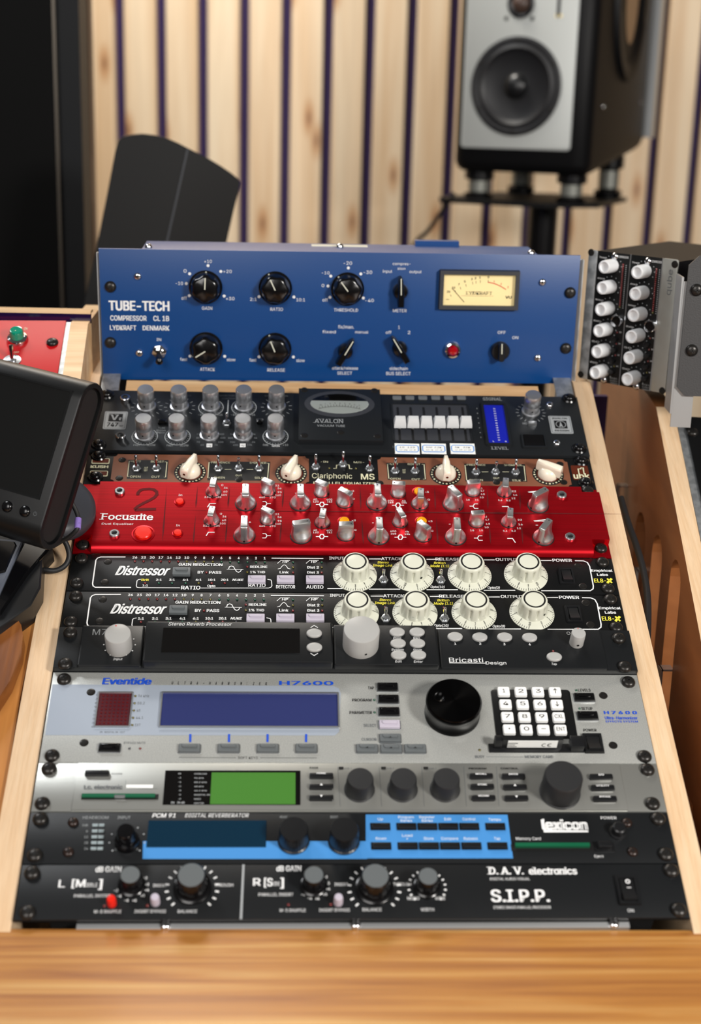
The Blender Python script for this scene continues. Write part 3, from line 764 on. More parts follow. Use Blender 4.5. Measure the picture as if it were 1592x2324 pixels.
# ---- cables
def cable(name, pts, r, m, label, cat='cable'):
    c0 = pts[0]; o_ = link(name, mesh(uid(name), m, lambda bm: tube(bm, spline([p - c0 for p in pts], 8), r, 10), 60)); o_.location = c0
    return thing(o_, label, cat)
kz = .022
c1 = cable('monitor_cable', [RF.w(150, 1120, .052), RF.w(166, 1146, .051), RF.w(177, 1172, .050), RF.w(176, 1198, .047), RF.w(160, 1216, .040), RF.w(140, 1228, .034), RF.w(120, 1240, .028)], .0020, 'rubber', 'thin black cable with a lilac tag beside the small monitor')
def _tag(bm):
    a, b_ = RF.w(177.5, 1177, .0495) - c1.location, RF.w(176, 1200, .0465) - c1.location
    tube(bm, [a, b_], .0029, 14)
link('cable_tag', mesh(uid('cable_tag'), 'lilac_tag', _tag), c1, label='lilac plastic tag')
cable('monitor_cable', [RF.w(140, 1218, .024), RF.w(152, 1238, .018), RF.w(157, 1262, .012), RF.w(148, 1283, .008), RF.w(126, 1295, .006), RF.w(98, 1293, .006), RF.w(70, 1290, .006)], .0024, 'rubber', 'black cable looping over the pale wooden strip below the small monitor')
cable('power_cable', [RF.w(1410, 1130, -.035), RF.w(1426, 1185, -.035), RF.w(1444, 1235, -.035), RF.w(1460, 1290, -.035), RF.w(1470, 1350, -.035), RF.w(1471, 1420, -.035), RF.w(1466, 1520, -.035), RF.w(1455, 1650, -.045)], .0032, 'rubber', 'thick black cable hanging in the gap right of the centre rack')

# ================================================================== things at the back
# ---- main loudspeaker on its stand
SD = 2.35
so = wray(1172, 392, SD); SM = vframe(so, R_(-27) + YAW0)
sp_ = Dev('studio_loudspeaker', 'large black loudspeaker with a silver front, on a stand before the slatted wall', 'loudspeaker', SM); d = sp_
SW, SH, SDp = .246, .46, .345
def _cb(bm):
    o_ = rrect(SW, SDp, .028, 6, 0, -SDp / 2)
    rings = [[(x, y, z) for x, z in [(p[0] * k, -SDp / 2 + (p[1] + SDp / 2) * k) for p in o_]] for y, k in ((0, .93), (.006, .975), (.016, 1), (SH - .016, 1), (SH, .95))]
    loft(bm, rings)
    for v in bm.verts:
        if v.co.y < .1: v.co.y += max(0, -v.co.z - .03) * .15
link('cabinet', mesh(uid('cabinet'), 'cab_black', _cb, 40), d.root, label='black rounded cabinet')
bx, by0 = d.ray(1168, 341, .001)
link('front_baffle', mesh(uid('front_baffle'), 'baffle', lambda bm: box(bm, .197, .385, 0, .0035, .006, .001, cy=.1925)), d.root, (bx, by0 + .002, -.0002), label='silver front baffle')
wx, wy = d.ray(1172, 196, .003)
wf = link('woofer', mesh(uid('woofer'), ['cone', 'rubber'], lambda bm: (lathe(bm, [(.0800, 0), (.0800, .0030), (.0760, .0045), (.0715, .0046), (.0690, .0030), (.0620, .0055), (.0560, .0020), (.0540, .0008), (.0220, -.0001 + .0004)], 56, mi=0, cap0=True, cap1=True))), d.root, (wx, wy, .0030), label='black woofer')
link('dust_cap', mesh(uid('dust_cap'), 'black_satin', lambda bm: lathe(bm, [(.0210, .0002), (.0190, .0070), (.0130, .0110), (.0060, .0130), (.0001, .0134)], 36), 70), wf, label='domed dust cap')
for i in range(6):
    a = R_(30 + i * 60); link('woofer_screw', CACHE['flat_screw'], wf, (.0735 * math.cos(a), .0735 * math.sin(a), .0046))
tx, ty = d.ray(1184, 8, .003)
tw = link('tweeter', mesh(uid('tweeter'), ['black_satin'], lambda bm: lathe(bm, [(.0235, 0), (.0235, .002), (.0200, .003), (.0160, .0010)], 40)), d.root, (tx, ty, .0033), label='black tweeter')
link('tweeter_dome', mesh(uid('tweeter_dome'), mat('dome_brown', '4a3830', .4).name, lambda bm: lathe(bm, [(.0150, .001), (.0130, .0060), (.0080, .0092), (.0001, .0104)], 32), 70), tw, label='brown dome')
for px in (1150, 1209):
    x, y = d.ray(px, 42, .003); link('baffle_screw', CACHE['flat_grey_screw'], d.root, (x, y, .0033))
x, y = d.ray(1269, 20, .003); link('level_slot', mesh(uid('level_slot'), 'ink_black', lambda bm: box(bm, .0055, .05, 0, .0006, .001, cy=.012)), d.root, (x, y, .0033), label='narrow black slot')
x, y = d.ray(1269, 36, .003); link('level_mark', mesh(uid('level_mark'), 'vu_face', lambda bm: box(bm, .012, .005, 0, .0005, .001)), d.root, (x, y, .0033), label='small pale yellow mark')
# side with elliptical port
SS = SM @ Matrix.Translation((SW / 2, 0, -SDp / 2)) @ Matrix.Rotation(PI / 2, 4, 'Y'); SFr = Fr(SS)
p1 = SFr.ray(1432, 10)
def _sr(bm):
    n = 48; rs = []
    for ea, eb, z in ((.088, .150, 0), (.084, .145, .008), (.066, .125, .008), (.058, .112, .001), (.050, .100, .0008)):
        rs.append([(ea * math.cos(2 * PI * i / n), eb * math.sin(2 * PI * i / n), z) for i in range(n)])
    loft(bm, rs)
iv = d.root.matrix_world.inverted()
so_ = link('side_ring', mesh(uid('side_ring'), 'cab_black', _sr, 40), d.root, label='black oval side ring'); so_.matrix_basis = iv @ SS @ Matrix.Translation((p1.x, p1.y + .02, 0))
def _pd(bm):
    n = 32; bm.faces.new([bm.verts.new((.036 * math.cos(2 * PI * i / n), .085 * math.sin(2 * PI * i / n), .0016)) for i in range(n)])
so2 = link('side_plate', mesh(uid('side_plate'), mat('tan_port', '9a7a5a', .45).name, _pd, 0), so_, (.006, .0, 0), label='tan oval plate')
for px, py in ((1370, 243), (1455, 233)):
    p = SFr.ray(px, py, .0005); s3 = link('side_screw', CACHE['silver_screw'], d.root, label='bright screw'); s3.matrix_basis = iv @ SS @ Matrix.Translation(p)
link('rear_plate', mesh(uid('rear_plate'), 'alu', lambda bm: hexa(bm, (-SW / 2 - .004, .062, -SDp - .022), (SW / 2 + .010, SH - .01, -SDp + .002)), 30), d.root, label='silver rear amplifier plate')
# stand
st = empty('speaker_stand', vframe((so.x, so.y, FLOOR), R_(-27) + YAW0), 'black loudspeaker stand with round isolation feet and a single pole', 'speaker stand')
ph = so.z - FLOOR
def _sb(bm): 
    lo = [(-.15, -.31), (-.02, -.36), (.10, -.33), (.13, -.06), (.06, .02), (-.13, .02), (-.15, -.02)]
    loft(bm, [[(x, ph - .055, z) for x, z in lo], [(x, ph - .047, z) for x, z in lo]])
link('top_plate', mesh(uid('top_plate'), 'cab_black', _sb, 0), st)
def _ft(bm):
    pr = [(.024, 0), (.026, .008), (.018, .010), (.018, .030), (.026, .032), (.026, .044), (.020, .0475)]
    lathe(bm, pr, 28)
    for v in bm.verts: v.co = Vector((v.co.x, v.co.z, v.co.y))
ftm = mesh('iso_foot', 'black_gloss', _ft)
_fr_ = mesh('foot_ring', 'grey_body', lambda bm: (lathe(bm, [(.0185, .011), (.0190, .029)], 28, cap0=False, cap1=False), [setattr(v, 'co', Vector((v.co.x, v.co.z, v.co.y))) for v in bm.verts]))
for x, z in ((-.085, -.045), (.085, -.045), (.085, -.255), (-.085, -.255)):
    f_ = link('isolation_foot', ftm, st, (x, ph - .047, z), label='round black isolation foot'); f_.scale = (1, 1.7 if z < -.1 else 1.02, 1); link('foot_collar', _fr_, f_, label='bright metal collar')
link('pole', mesh(uid('pole'), 'black_gloss', lambda bm: tube(bm, [(0, .012, -.15), (0, ph - .055, -.15)], .027, 28)), st)
link('base_plate', mesh(uid('base_plate'), 'cab_black', lambda bm: hexa(bm, (-.16, 0, -.32), (.16, .012, .02)), 0), st)
cable('speaker_cable', [wray(1030, 440, 2.42), wray(1010, 470, 2.45), wray(975, 520, 2.5), wray(930, 580, 2.6), wray(900, 760, 2.8)], .004, 'rubber', 'black cable running from the loudspeaker stand down to the left')

# ---- arched black cabinet behind the blue unit
AM = vframe(wray(400, 440, 1.75), R_(10) + YAW0); AF = Fr(AM)
ar = empty('curved_loudspeaker', AM, 'black curved-top cabinet leaning behind the blue unit at left', 'loudspeaker')
outl = [(214, 590), (226, 530), (244, 440), (262, 345), (268, 322), (278, 311), (300, 306), (325, 304), (352, 307), (380, 314), (405, 325), (424, 335), (450, 348), (475, 361), (500, 376), (525, 393), (540, 405), (545, 415), (542, 432), (530, 480), (512, 560), (490, 660), (470, 760), (175, 760)]
def _ac(bm):
    pf = [AF.ray(*p) for p in outl]; sm = AF.ray(424, 335); sl_ = AF.ray(330, 760); dv = (sm - sl_).normalized(); nv = Vector((dv.y, -dv.x, 0))
    def zz_(p):
        t = (p - sl_).dot(nv); return .022 - abs(t) * .28
    fr_ = [(p.x, p.y, zz_(p)) for p in pf]; bk_ = [(p.x, p.y, -.045) for p in pf]
    f = [bm.verts.new(p) for p in fr_]; b_ = [bm.verts.new(p) for p in bk_]; n = len(f)
    si = 11; sb = bm.verts.new((sl_.x, sl_.y, .022))
    for i in range(n): 
        if i != n - 2: bm.faces.new((f[i], f[(i + 1) % n], b_[(i + 1) % n], b_[i]))
    bm.faces.new((f[n - 2], sb, f[n - 1], b_[n - 1], b_[n - 2]))
    bm.faces.new([f[i] for i in range(0, si + 1)] + [sb, f[n - 1]][0:2]); bm.faces.new([f[i] for i in range(si, n - 1)] + [sb]); bm.faces.new(list(reversed(b_)))
link('cabinet', mesh(uid('cabinet'), mat('arch_black', '0e0d0c', .5, spec=.3).name, _ac, 25), ar)
def strp(px0, px1, z, w, m, nme):
    a, b_ = AF.ray(*px0), AF.ray(*px1); v = (b_ - a).normalized(); nn = Vector((-v.y, v.x, 0)) * w
    link(nme, mesh(uid(nme), m, lambda bm: loft(bm, [[tuple(Vector((p.x, p.y, z - .004)) + s_ * nn) for p, s_ in ((a, -1), (b_, -1), (b_, 1), (a, 1))], [tuple(Vector((p.x, p.y, z)) + s_ * nn) for p, s_ in ((a, -1), (b_, -1), (b_, 1), (a, 1))]]), 0), ar, label='thin grey seam strip')
strp((424, 337), (334, 740), .0240, .0012, 'dark_grey', 'seam_strip')
link('support_leg', mesh(uid('support_leg'), 'cab_black', lambda bm: hexa(bm, (-.09, FLOOR - AM.translation.z, -.09), (-.03, AF.ray(300, 755).y, -.06)), 0), ar)

# ---- tall black cabinet at the far left
TM = vframe(wray(135, 400, 2.0), YAW0 + R_(4)); TF = Fr(TM)
tl = empty('equipment_tower', TM, 'tall black cabinet with a thin metal edge filling the top left corner', 'cabinet')
fy = FLOOR - TM.translation.z
xe = TF.ray(130, 400).x; xf = TF.ray(141, 400).x; xg = TF.ray(188, 400).x
vb = mat('void_black', '030303', .6, spec=.1).name
link('front_panel', mesh(uid('front_panel'), vb, lambda bm: hexa(bm, (-.45, fy, -.03), (xe, .75, 0)), 0), tl)
link('edge_strip', mesh(uid('edge_strip'), mat('dark_bronze', '4a443c', .35, .7).name, lambda bm: hexa(bm, (xe, fy, -.03), (xe + .004, .75, .003)), 0), tl, label='thin bronze edge strip')
link('side_panel', mesh(uid('side_panel'), mat('side_dark', '090c10', .5, spec=.2).name, lambda bm: hexa(bm, (xe + .004, fy, -.10), (xg - .001, .75, -.012)), 0), tl, label='dark side panel')
T2 = vframe(wray(196, 400, 2.2), YAW0); tz = T2.translation.z
ps_ = struct('trim_1', mesh(uid('trim'), mat('post_brown', '6b5644', .5).name, lambda bm: (hexa(bm, (-.0085, FLOOR - tz, -.03), (.004, .9, 0)), hexa(bm, (.006, FLOOR - tz, -.03), (.010, .9, -.004)), hexa(bm, (-.002, -.04, -.002), (.011, .03, .006)))), T2)
# ================================================================== devices
# ---------------- tall blue valve compressor standing at the back of the rack
def _skirt(bm):
    lathe(bm, [(.0168, 0), (.0168, .0022), (.0155, .0034)], 48)
    lathe(bm, [(.0152, .003, .0), (.0149, .007, .25), (.0144, .0125, .85), (.0128, .0150, .45), (.0104, .0160, 0), (.0001, .0162, 0)], 72, flute=(6, .0021, 2.5))
def _ptr(bm):
    box(bm, .0011, .0115, .0158, .0163, cy=.0058); box(bm, .0016, .0016, .0034, .0040, .0007, cy=.0152)
mesh('skirt_knob', 'black_gloss', _skirt, 40); mesh('knob_pointer', 'ivory', _ptr)
def _bar(bm):
    lathe(bm, [(.0078, 0), (.0078, .006), (.0066, .0085), (.0001, .0095)], 28)
    pr = [(-.0030, -.0150), (.0030, -.0150), (.0034, -.006), (.0022, .0125), (.0008, .0155), (-.0008, .0155), (-.0022, .0125), (-.0034, -.006)]
    loft(bm, [Z(pr, .001), Z(pr, .0125), Z([(x * .75, y * .95) for x, y in pr], .0138)])
mesh('bar_knob', 'black_gloss', _bar, 40)
mesh('bar_pointer', 'ivory', lambda bm: box(bm, .0010, .0165, .0136, .0143, cy=.0062))
def _rk(bm):
    lathe(bm, [(.0098, 0), (.0098, .004), (.0090, .0055), (.0088, .006)], 32)
    pr = rrect(.0062, .0185, .0028, 3); loft(bm, [Z(pr, .004), Z(pr, .0125), Z([(x * .8, y * .94) for x, y in pr], .0135)])
mesh('round_bar_knob', 'black_satin', _rk, 40)

d = Dev('compressor', 'tall cobalt blue compressor with cream needle meter, standing at the back of the console', 'audio compressor', TUBE)
d.body('front_panel', 'blue_paint', lambda bm: box(bm, .4826, .1325, -.003, 0, 0, .0004))
d.body('chassis', 'blue_paint', lambda bm: box(bm, .400, .122, -.072, -.0028, 0, .0005, cy=.0035))
d.body('top_cover_tab', 'blue_paint', lambda bm: box(bm, .046, .006, -.078, -.066, cx=.103, cy=.0665), 'small blue tab at the rear of the cover')
d.body('top_label', 'ivory', lambda bm: box(bm, .058, .0008, -.062, -.050, cx=.0, cy=.0646), 'pale label on the top cover')
for X, zz_ in ((-.194, -.022), (.194, -.018), (.0, -.045)):
    o = link('cover_screw', CACHE['silver_screw'], d.root, (X, .0645, zz_)); o.rotation_euler = (-PI / 2, 0, 0); o.scale = (1, 1, 1.6)
def tube_knob(X, Y, a):
    k = d.part('rotary_knob', CACHE['skirt_knob'], X, Y, R_(a)); link('pointer', CACHE['knob_pointer'], k, label='ivory pointer line')
def tube_bar(X, Y, a):
    k = d.part('pointer_knob', CACHE['bar_knob'], X, Y, R_(a)); link('pointer', CACHE['bar_pointer'], k, label='white pointer line')
d.zoom(200, 530, 2.653)
tube_knob(708, 322, -3); tube_knob(1128, 327, 25); tube_knob(711, 690, 122); tube_knob(1126, 694, 22)
T = d.T
T('TUBE-TECH', 128, 488, 463, 407, bold=.045)
T('COMPRESSOR', 135, 352, 524, 494, bold=.02); T('CL 1B', 394, 488, 526, 496, bold=.02)
T('LYDKRAFT', 133, 290, 581, 553, bold=.02); T('DENMARK', 330, 490, 583, 555, bold=.02)
T('IN', 413, 441, 646, 630); T('GAIN', 686, 748, 459, 440); T('RATIO', 1098, 1174, 465, 446)
T('ATTACK', 675, 764, 827, 808); T('RELEASE', 1080, 1186, 831, 812)
T('+10', 700, 746, 177, 158); T('0', 576, 594, 235, 215); T('+20', 814, 866, 237, 218); T('-10', 528, 572, 309, 290)
T('off', 563, 596, 398, 378); T('+30', 830, 882, 401, 382); T('2:1', 976, 1016, 405, 386); T('10:1', 1255, 1307, 408, 389)
T('fast', 555, 598, 766, 748); T('slow', 836, 888, 768, 750); T('fast', 972, 1014, 770, 752); T('slow', 1255, 1305, 773, 755)
for p in ((723, 193), (612, 242), (800, 228), (592, 301), (610, 374), (820, 376), (1030, 380), (1240, 382), (614, 738), (823, 739), (1030, 742), (1237, 743)): d.dot(*p, .0015)
for p in ((299, 257), (309, 719)): d.part('panel_screw', CACHE['silver_screw'], *p)
for p in ((135, 320), (135, 656)): d.part('rack_screw', CACHE['rack_screw'], *p)
tg = d.part('toggle_switch', mesh('tube_toggle', ['chrome', 'black_gloss'], lambda bm: (
    lathe(bm, [(.0075, 0), (.0075, .0025), (.0062, .003)], 6), lathe(bm, [(.0048, .003), (.0048, .0065), (.0038, .007)], 18),
    tube(bm, [(0, 0, .005), (0, -.004, .014), (0, -.0062, .020), (0, -.0068, .0215)], [.0022, .0034, .0037, .002], 12, 1))), 430, 712, .2)
d.zoom(750, 530, 2.653)
tube_knob(103, 333, 37); tube_bar(421, 345, 2); tube_bar(90, 705, -30); tube_bar(417, 690, 32)
k = d.part('power_knob', CACHE['round_bar_knob'], 1022, 705, R_(2)); link('pointer', mesh('pp', 'ivory', lambda bm: box(bm, .001, .0105, .0133, .0139, cy=.0045)), k, label='white pointer line')
T('THRESHOLD', 22, 167, 470, 451); T('METER', 377, 460, 473, 455); T('-20', 80, 131, 188, 168); T('-30', 200, 252, 243, 223); T('-10', -82 + 30, -4, 245, 228)
T('0', -52, -36, 322, 304); T('off', -47, -14, 409, 390)
T('-40', 210, 262, 412, 393); T('compres-', 376, 484, 190, 174); T('sion', 405, 452, 218, 203); T('input', 316, 373, 236, 218); T('output', 477, 549, 238, 221)
T('fix/man.', 47, 143, 572, 552); T('manual', 150, 229, 601, 585); T('fixed', -48, 33, 600, 583); T('attack/release', 10, 167, 819, 801); T('SELECT', 42, 131, 849, 831)
T('off', 334, 368, 604, 586); T('1', 409, 419, 574, 555); T('2', 467, 482, 605, 586); T('sidechain', 357, 466, 822, 803); T('BUS SELECT', 337, 484, 852, 833)
T('OFF', 1008, 1056, 604, 587); T('ON', 1096, 1132, 635, 618)
for p in ((109, 207), (184, 243), (3, 256), (-13, 316), (-2, 384), (199, 388)): d.dot(*p, .0015)
for p in ((1278, 293), (1250, 748)): d.part('panel_screw', CACHE['silver_screw'], *p)
for p in ((1445, 356), (1419, 691)): d.part('rack_screw', CACHE['rack_screw'], *p)
lp = d.part('pilot_lamp', mesh('lamp_ring', 'chrome', lambda bm: lathe(bm, [(.0088, 0), (.0088, .002), (.0078, .0042), (.0062, .0050), (.0056, .003)], 36)), 735, 700, label='chrome lamp ring')
link('lamp_lens', mesh('lens_red', 'gem_red', lambda bm: lathe(bm, [(.0056, .002), (.0054, .0055), (.0038, .0078), (.0001, .0085)], 12), 20), lp, label='dark red lens')
x0, y0 = d.q(895, 338)
vu = link('meter_frame', mesh('vu_frame', 'dark_grey', lambda bm: frame_ring(bm, .0820, .0405, .0045, 0, .006, .0012, bev=.0008)), d.root, (x0, y0, 0), label='dark grey meter frame')
link('meter_face', mesh('vu_face_m', 'vu_face', lambda bm: box(bm, .0735, .0320, 0, .0012)), vu, label='cream meter face')
link('meter_glass', mesh('vu_glass', 'clear_glass', lambda bm: box(bm, .0733, .0318, .0040, .0046)), vu, label='clear meter window')
ZF = .0015
d.text('LYDKRAFT', x0 + .0005, y0 - .0048, .0262, .0030, 'ink_black', .01, 0, ZF, 1); d.text('VU', x0 + .0305, y0 - .0085, .0062, .0028, 'ink_black', .03, 0, ZF)
d.lline([(x0 - .018, y0 - .0062), (x0 + .015, y0 - .0062)], .0002, 'ink_black', z=ZF)
for i, (t, ang) in enumerate((('20', 136), ('10', 129), ('7', 122), ('5', 115), ('3', 107), ('2', 103), ('1', 98), ('0', 89))):
    cx_, cy_ = x0 + .008, y0 - .040
    rr = .050; px_, py_ = cx_ + rr * 1.08 * math.cos(R_(ang)), cy_ + rr * math.sin(R_(ang)) + .002
    d.text(t, px_, py_, .0016 * len(t), .0021, 'ink_black', .02, 0, ZF)
    d.lline([(cx_ + .047 * 1.06 * math.cos(R_(ang)), cy_ + .0475 * math.sin(R_(ang))), (cx_ + .0515 * 1.0 * math.cos(R_(ang)), cy_ + .0505 * math.sin(R_(ang)))], .00035, 'ink_black', z=ZF)
for i, t in enumerate('123'):
    d.text(t, x0 + .015 + i * .0072, y0 + .0078 - i * .0024 - (i == 2) * .0008, .0011, .0019, 'ink_red', .02, 0, ZF)
d.lline([(x0 + .0085, y0 + .0080), (x0 + .0155, y0 + .0066), (x0 + .0215, y0 + .0042), (x0 + .0275, y0 + .0008)], .0008, 'ink_red', z=ZF)
d.lline([(x0 - .0275, y0 + .0015), (x0 - .0145, y0 - .0125)], .0005, 'ink_black', z=ZF + .0003)
d.text('-00', x0 - .032, y0 - .0105, .004, .0008, 'ink_black', .02, 0, ZF)
d.finish()

# ---------------- vintage tube processor: two rows of chrome knobs
AV = rack('equalizer', 'black two-unit processor with ten tall chrome knobs, round-topped meter and blue display', 'audio equalizer', -5, 2, .006); d = AV; T = d.T
d.body('front_panel', 'black_anod', lambda bm: box(bm, PW, .0885, -.006, 0, 0, .0004))
d.body('chassis', 'black_matte', lambda bm: box(bm, .434, .083, -.12, -.0058))
def _chk(bm):
    lathe(bm, [(.0092, 0), (.0092, .0012), (.0080, .0016), (.0080, .009), (.0078, .0094), (.0078, .0099), (.0080, .0103), (.0080, .0208), (.0072, .0222), (.0001, .0224)], 40)
    bm.faces.new([bm.verts.new((x, -.0081, .006 + y)) for x, y in circ(.0009, 8)]).material_index = 1
mesh('chrome_knob', ['chrome_brushed', 'cross'], _chk)
d.zoom(190, 860, 2.653)
for X in (380, 578, 767, 966, 1162): d.part('rotary_knob', CACHE['chrome_knob'], X, 165, random.uniform(-.5, .5))
for X in (368, 566, 758, 961, 1156): d.part('rotary_knob', CACHE['chrome_knob'], X, 340, random.uniform(-.5, .5))
for X, Y in ((380, 165), (578, 165), (1162, 165)):
    x, y = d.q(X, Y + 8)
    for a in range(-60, 250, 24):
        ca, sa = math.cos(R_(a)), math.sin(R_(a)); d.lline([(x + ca * .0125, y + sa * .0125), (x + ca * .0155, y + sa * .0155)], .0005, 'ink_grey')
for X, Y in ((767, 165), (966, 165), (368, 340), (566, 340), (1156, 340)):
    x, y = d.q(X, Y + 8); d.lline(arc(x, y, .0122, -230, 50, 26), .0007, 'ink_grey')
    for a in range(-225, 50, 15):
        ca, sa = math.cos(R_(a)), math.sin(R_(a)); d.lline([(x + ca * .0098, y + sa * .0098), (x + ca * .0112, y + sa * .0112)], .0003, 'ink_grey')
T('FAST', 300, 340, 405, 394, 'ink_grey'); T('SLOW', 380, 432, 405, 394, 'ink_grey'); T('FAST', 500, 540, 407, 396, 'ink_grey'); T('SLOW', 580, 632, 407, 396, 'ink_grey')
T('GAIN', 1134, 1180, 410, 399); T('0dB', 1080, 1112, 404, 393, 'ink_grey'); T('+10', 1200, 1232, 404, 393, 'ink_grey')
for X in (758, 959):
    d.patch([(X - 17, 390), (X + 17, 390), (X + 16, 412), (X - 18, 412)], 'ink_white')
    T('Hz', X - 12, X + 11, 408, 395, 'ink_black', z=.0004)
for t, X, Y in (('100', 696, 334), ('80', 688, 356), ('70', 690, 381), ('60', 714, 399), ('1k', 798, 398), ('300', 830, 334), ('400', 838, 356), ('600', 826, 381),
                ('1k', 893, 334), ('800', 885, 357), ('700', 896, 382), ('600', 916, 399), ('10k', 1000, 398), ('3k', 1026, 334), ('4k', 1036, 356), ('6k', 1024, 381)):
    T(t, X - 5 * len(t), X + 5 * len(t), Y + 5, Y - 5, 'ink_dim', .02)
T('MAIN THRU', 820, 915, 107, 97, 'ink_dim'); T('CONTOUR', 832, 912, 124, 114, 'ink_dim'); T('THRESHOLD', 560, 648, 107, 96, 'ink_dim'); T('COMPRESSION', 1092, 1230, 108, 98, 'ink_dim')
T('TUBE', 448, 492, 301, 291, 'ink_grey', serif=0); T('SIGNAL', 438, 498, 316, 306, 'ink_grey'); T('PATH', 442, 490, 330, 320, 'ink_grey')
T('METER', 1040, 1082, 250, 241, 'ink_grey'); T('GR', 856, 876, 254, 244, 'ink_grey')
d.line([(872, 128), (866, 233)], .0010, 'ink_grey')
d.part('push_button', mesh('av_btn', 'black_gloss', lambda bm: box(bm, .0085, .0055, 0, .003, .0008, .0005)), 474, 265)
d.part('toggle_switch', CACHE['toggle_small'], 862, 272); d.part('toggle_switch', mesh('blk_tg', 'black_gloss', lambda bm: lathe(bm, [(.003, 0), (.003, .003), (.001, .004)], 12)), 1060, 266)
for t, X0, X1 in (('-10', 690, 720), ('+15', 806, 836), ('-15', 888, 918), ('+15', 1002, 1032)): T(t, X0, X1, 222, 212, 'ink_grey')
# badges
def badge(X, Y, fn):
    x, y = d.q(X, Y); o = link('name_badge', mesh('badge', 'ink_grey', lambda bm: box(bm, .0222, .0262, 0, .0004, .0015)), d.root, (x, y, 0), label='silver grey name badge')
    d.lline([(x + a, y + b) for a, b in rrect(.0198, .0238, .001, 3)], .0005, 'ink_dim', True, .0006); fn(x, y)
def bl(x, y):
    b = d.bm('ink_black', .0006); b.faces.new([b.verts.new((x + p, y + q, .0006)) for p, q in rrect(.0135, .0115, 0, 1, 0, .0035)])
    d.text('V', x - .001, y - .0002, .0070, .0078, 'ink_grey', .03, 0, .0008, 1); d.text('t', x + .0042, y - .0004, .0028, .0042, 'ink_grey', .03, .2, .0008)
    d.text('747', x - .002, y - .0098, .0105, .0056, 'ink_black', .025, 0, .0007); d.text('sp', x + .0062, y - .0095, .0036, .0026, 'ink_black', .01, .2, .0007)
badge(191, 250, bl)
for p in ((253, 136), (224, 365)): d.part('socket_screw', CACHE['socket_screw'], *p)
for p in ((140, 97), (90, 397)): d.part('rack_screw', CACHE['washer_screw'], *p)
# meter housing
x0, y0 = d.ray(772.5, 940, .006)
mh = link('meter_housing', mesh('av_house', 'black_anod', lambda bm: box(bm, .0815, .0772, .0, .0065, 0, .0004)), d.root, (x0, y0, 0), label='raised black meter housing')
x1, y1 = d.ray(771, 917, .0065)
def lens(w, h, n=26, fl=.42):
    o = []
    for i in range(n):
        a = 2 * PI * i / n; c, s_ = math.cos(a), math.sin(a)
        o.append((w / 2 * c, h / 2 * (s_ if s_ > 0 else s_)))
    return o
def _mf(bm):
    o = lens(.0700, .0400); i = lens(.0580, .0300)
    vs = [[bm.verts.new((*p, z)) for p in r] for r, z in ((o, .0066), (i, .0070), (i, .0067))]; n = len(o)
    for a, b in ((0, 1), (1, 2)):
        for k_ in range(n): bm.faces.new((vs[a][k_], vs[a][(k_ + 1) % n], vs[b][(k_ + 1) % n], vs[b][k_]))
link('meter_rim', mesh('av_rim', 'dark_grey', _mf), mh, (x1 - x0, y1 - y0, 0), label='grey oval rim')
def _face(bm):
    pts = [p for p in lens(.0580, .0300, 40) if p[1] <= .0065]
    pts = sorted(pts, key=lambda p: (math.atan2(p[1] - .0066, p[0])));
    bm.faces.new([bm.verts.new((*p, .0068)) for p in pts])
link('meter_face', mesh('av_face', 'vu_white', _face, 0), mh, (x1 - x0, y1 - y0, 0), label='white meter scale')
link('meter_face', mesh('av_face2', 'ink_black', lambda bm: bm.faces.new([bm.verts.new((*p, .00672)) for p in lens(.0580, .0300)]), 0), mh, (x1 - x0, y1 - y0, 0), label='dark meter recess')
link('meter_glass', mesh('av_glass', 'clear_glass', lambda bm: bm.faces.new([bm.verts.new((*p, .0072)) for p in lens(.0580, .0300)]), 0), mh, (x1 - x0, y1 - y0, 0), label='clear oval window')
ZF = .00695
d.lline(arc(x1, y1 - .060, .0560, 68, 112, 20), .00035, 'ink_black', z=ZF)
for i in range(15):
    a = R_(70 + i * 40 / 14); d.lline([(x1 + .0560 * math.cos(a), y1 - .060 + .0560 * math.sin(a)), (x1 + (.0585 + .001 * (i % 2)) * math.cos(a), y1 - .060 + (.0585 + .001 * (i % 2)) * math.sin(a))], .0003, 'ink_black', z=ZF)
for i, t in enumerate(('10', '7', '5', '3', '2', '1', '0', '1', '2')):
    a = R_(108 - i * 4.6); d.text(t, x1 + .0608 * math.cos(a), y1 - .060 + .0600 * math.sin(a), .0011 * len(t), .0016, 'ink_black', .01, 0, ZF)
d.T('AVALON', 1392, 1563, 266, 243, 'ink_grey', .01, zb=.0065, serif=1); d.T('VACUUM TUBE', 1407, 1575, 289, 277, 'ink_grey', .01, zb=.0065, serif=0)
for X, Y in ((691.3, 884.5), (850.5, 886.4), (857, 989.3), (691.3, 988), (774, 980.6)):
    x, y = d.ray(X, Y, .0065); link('housing_screw', CACHE['flat_grey_screw'], d.root, (x, y, .0065))
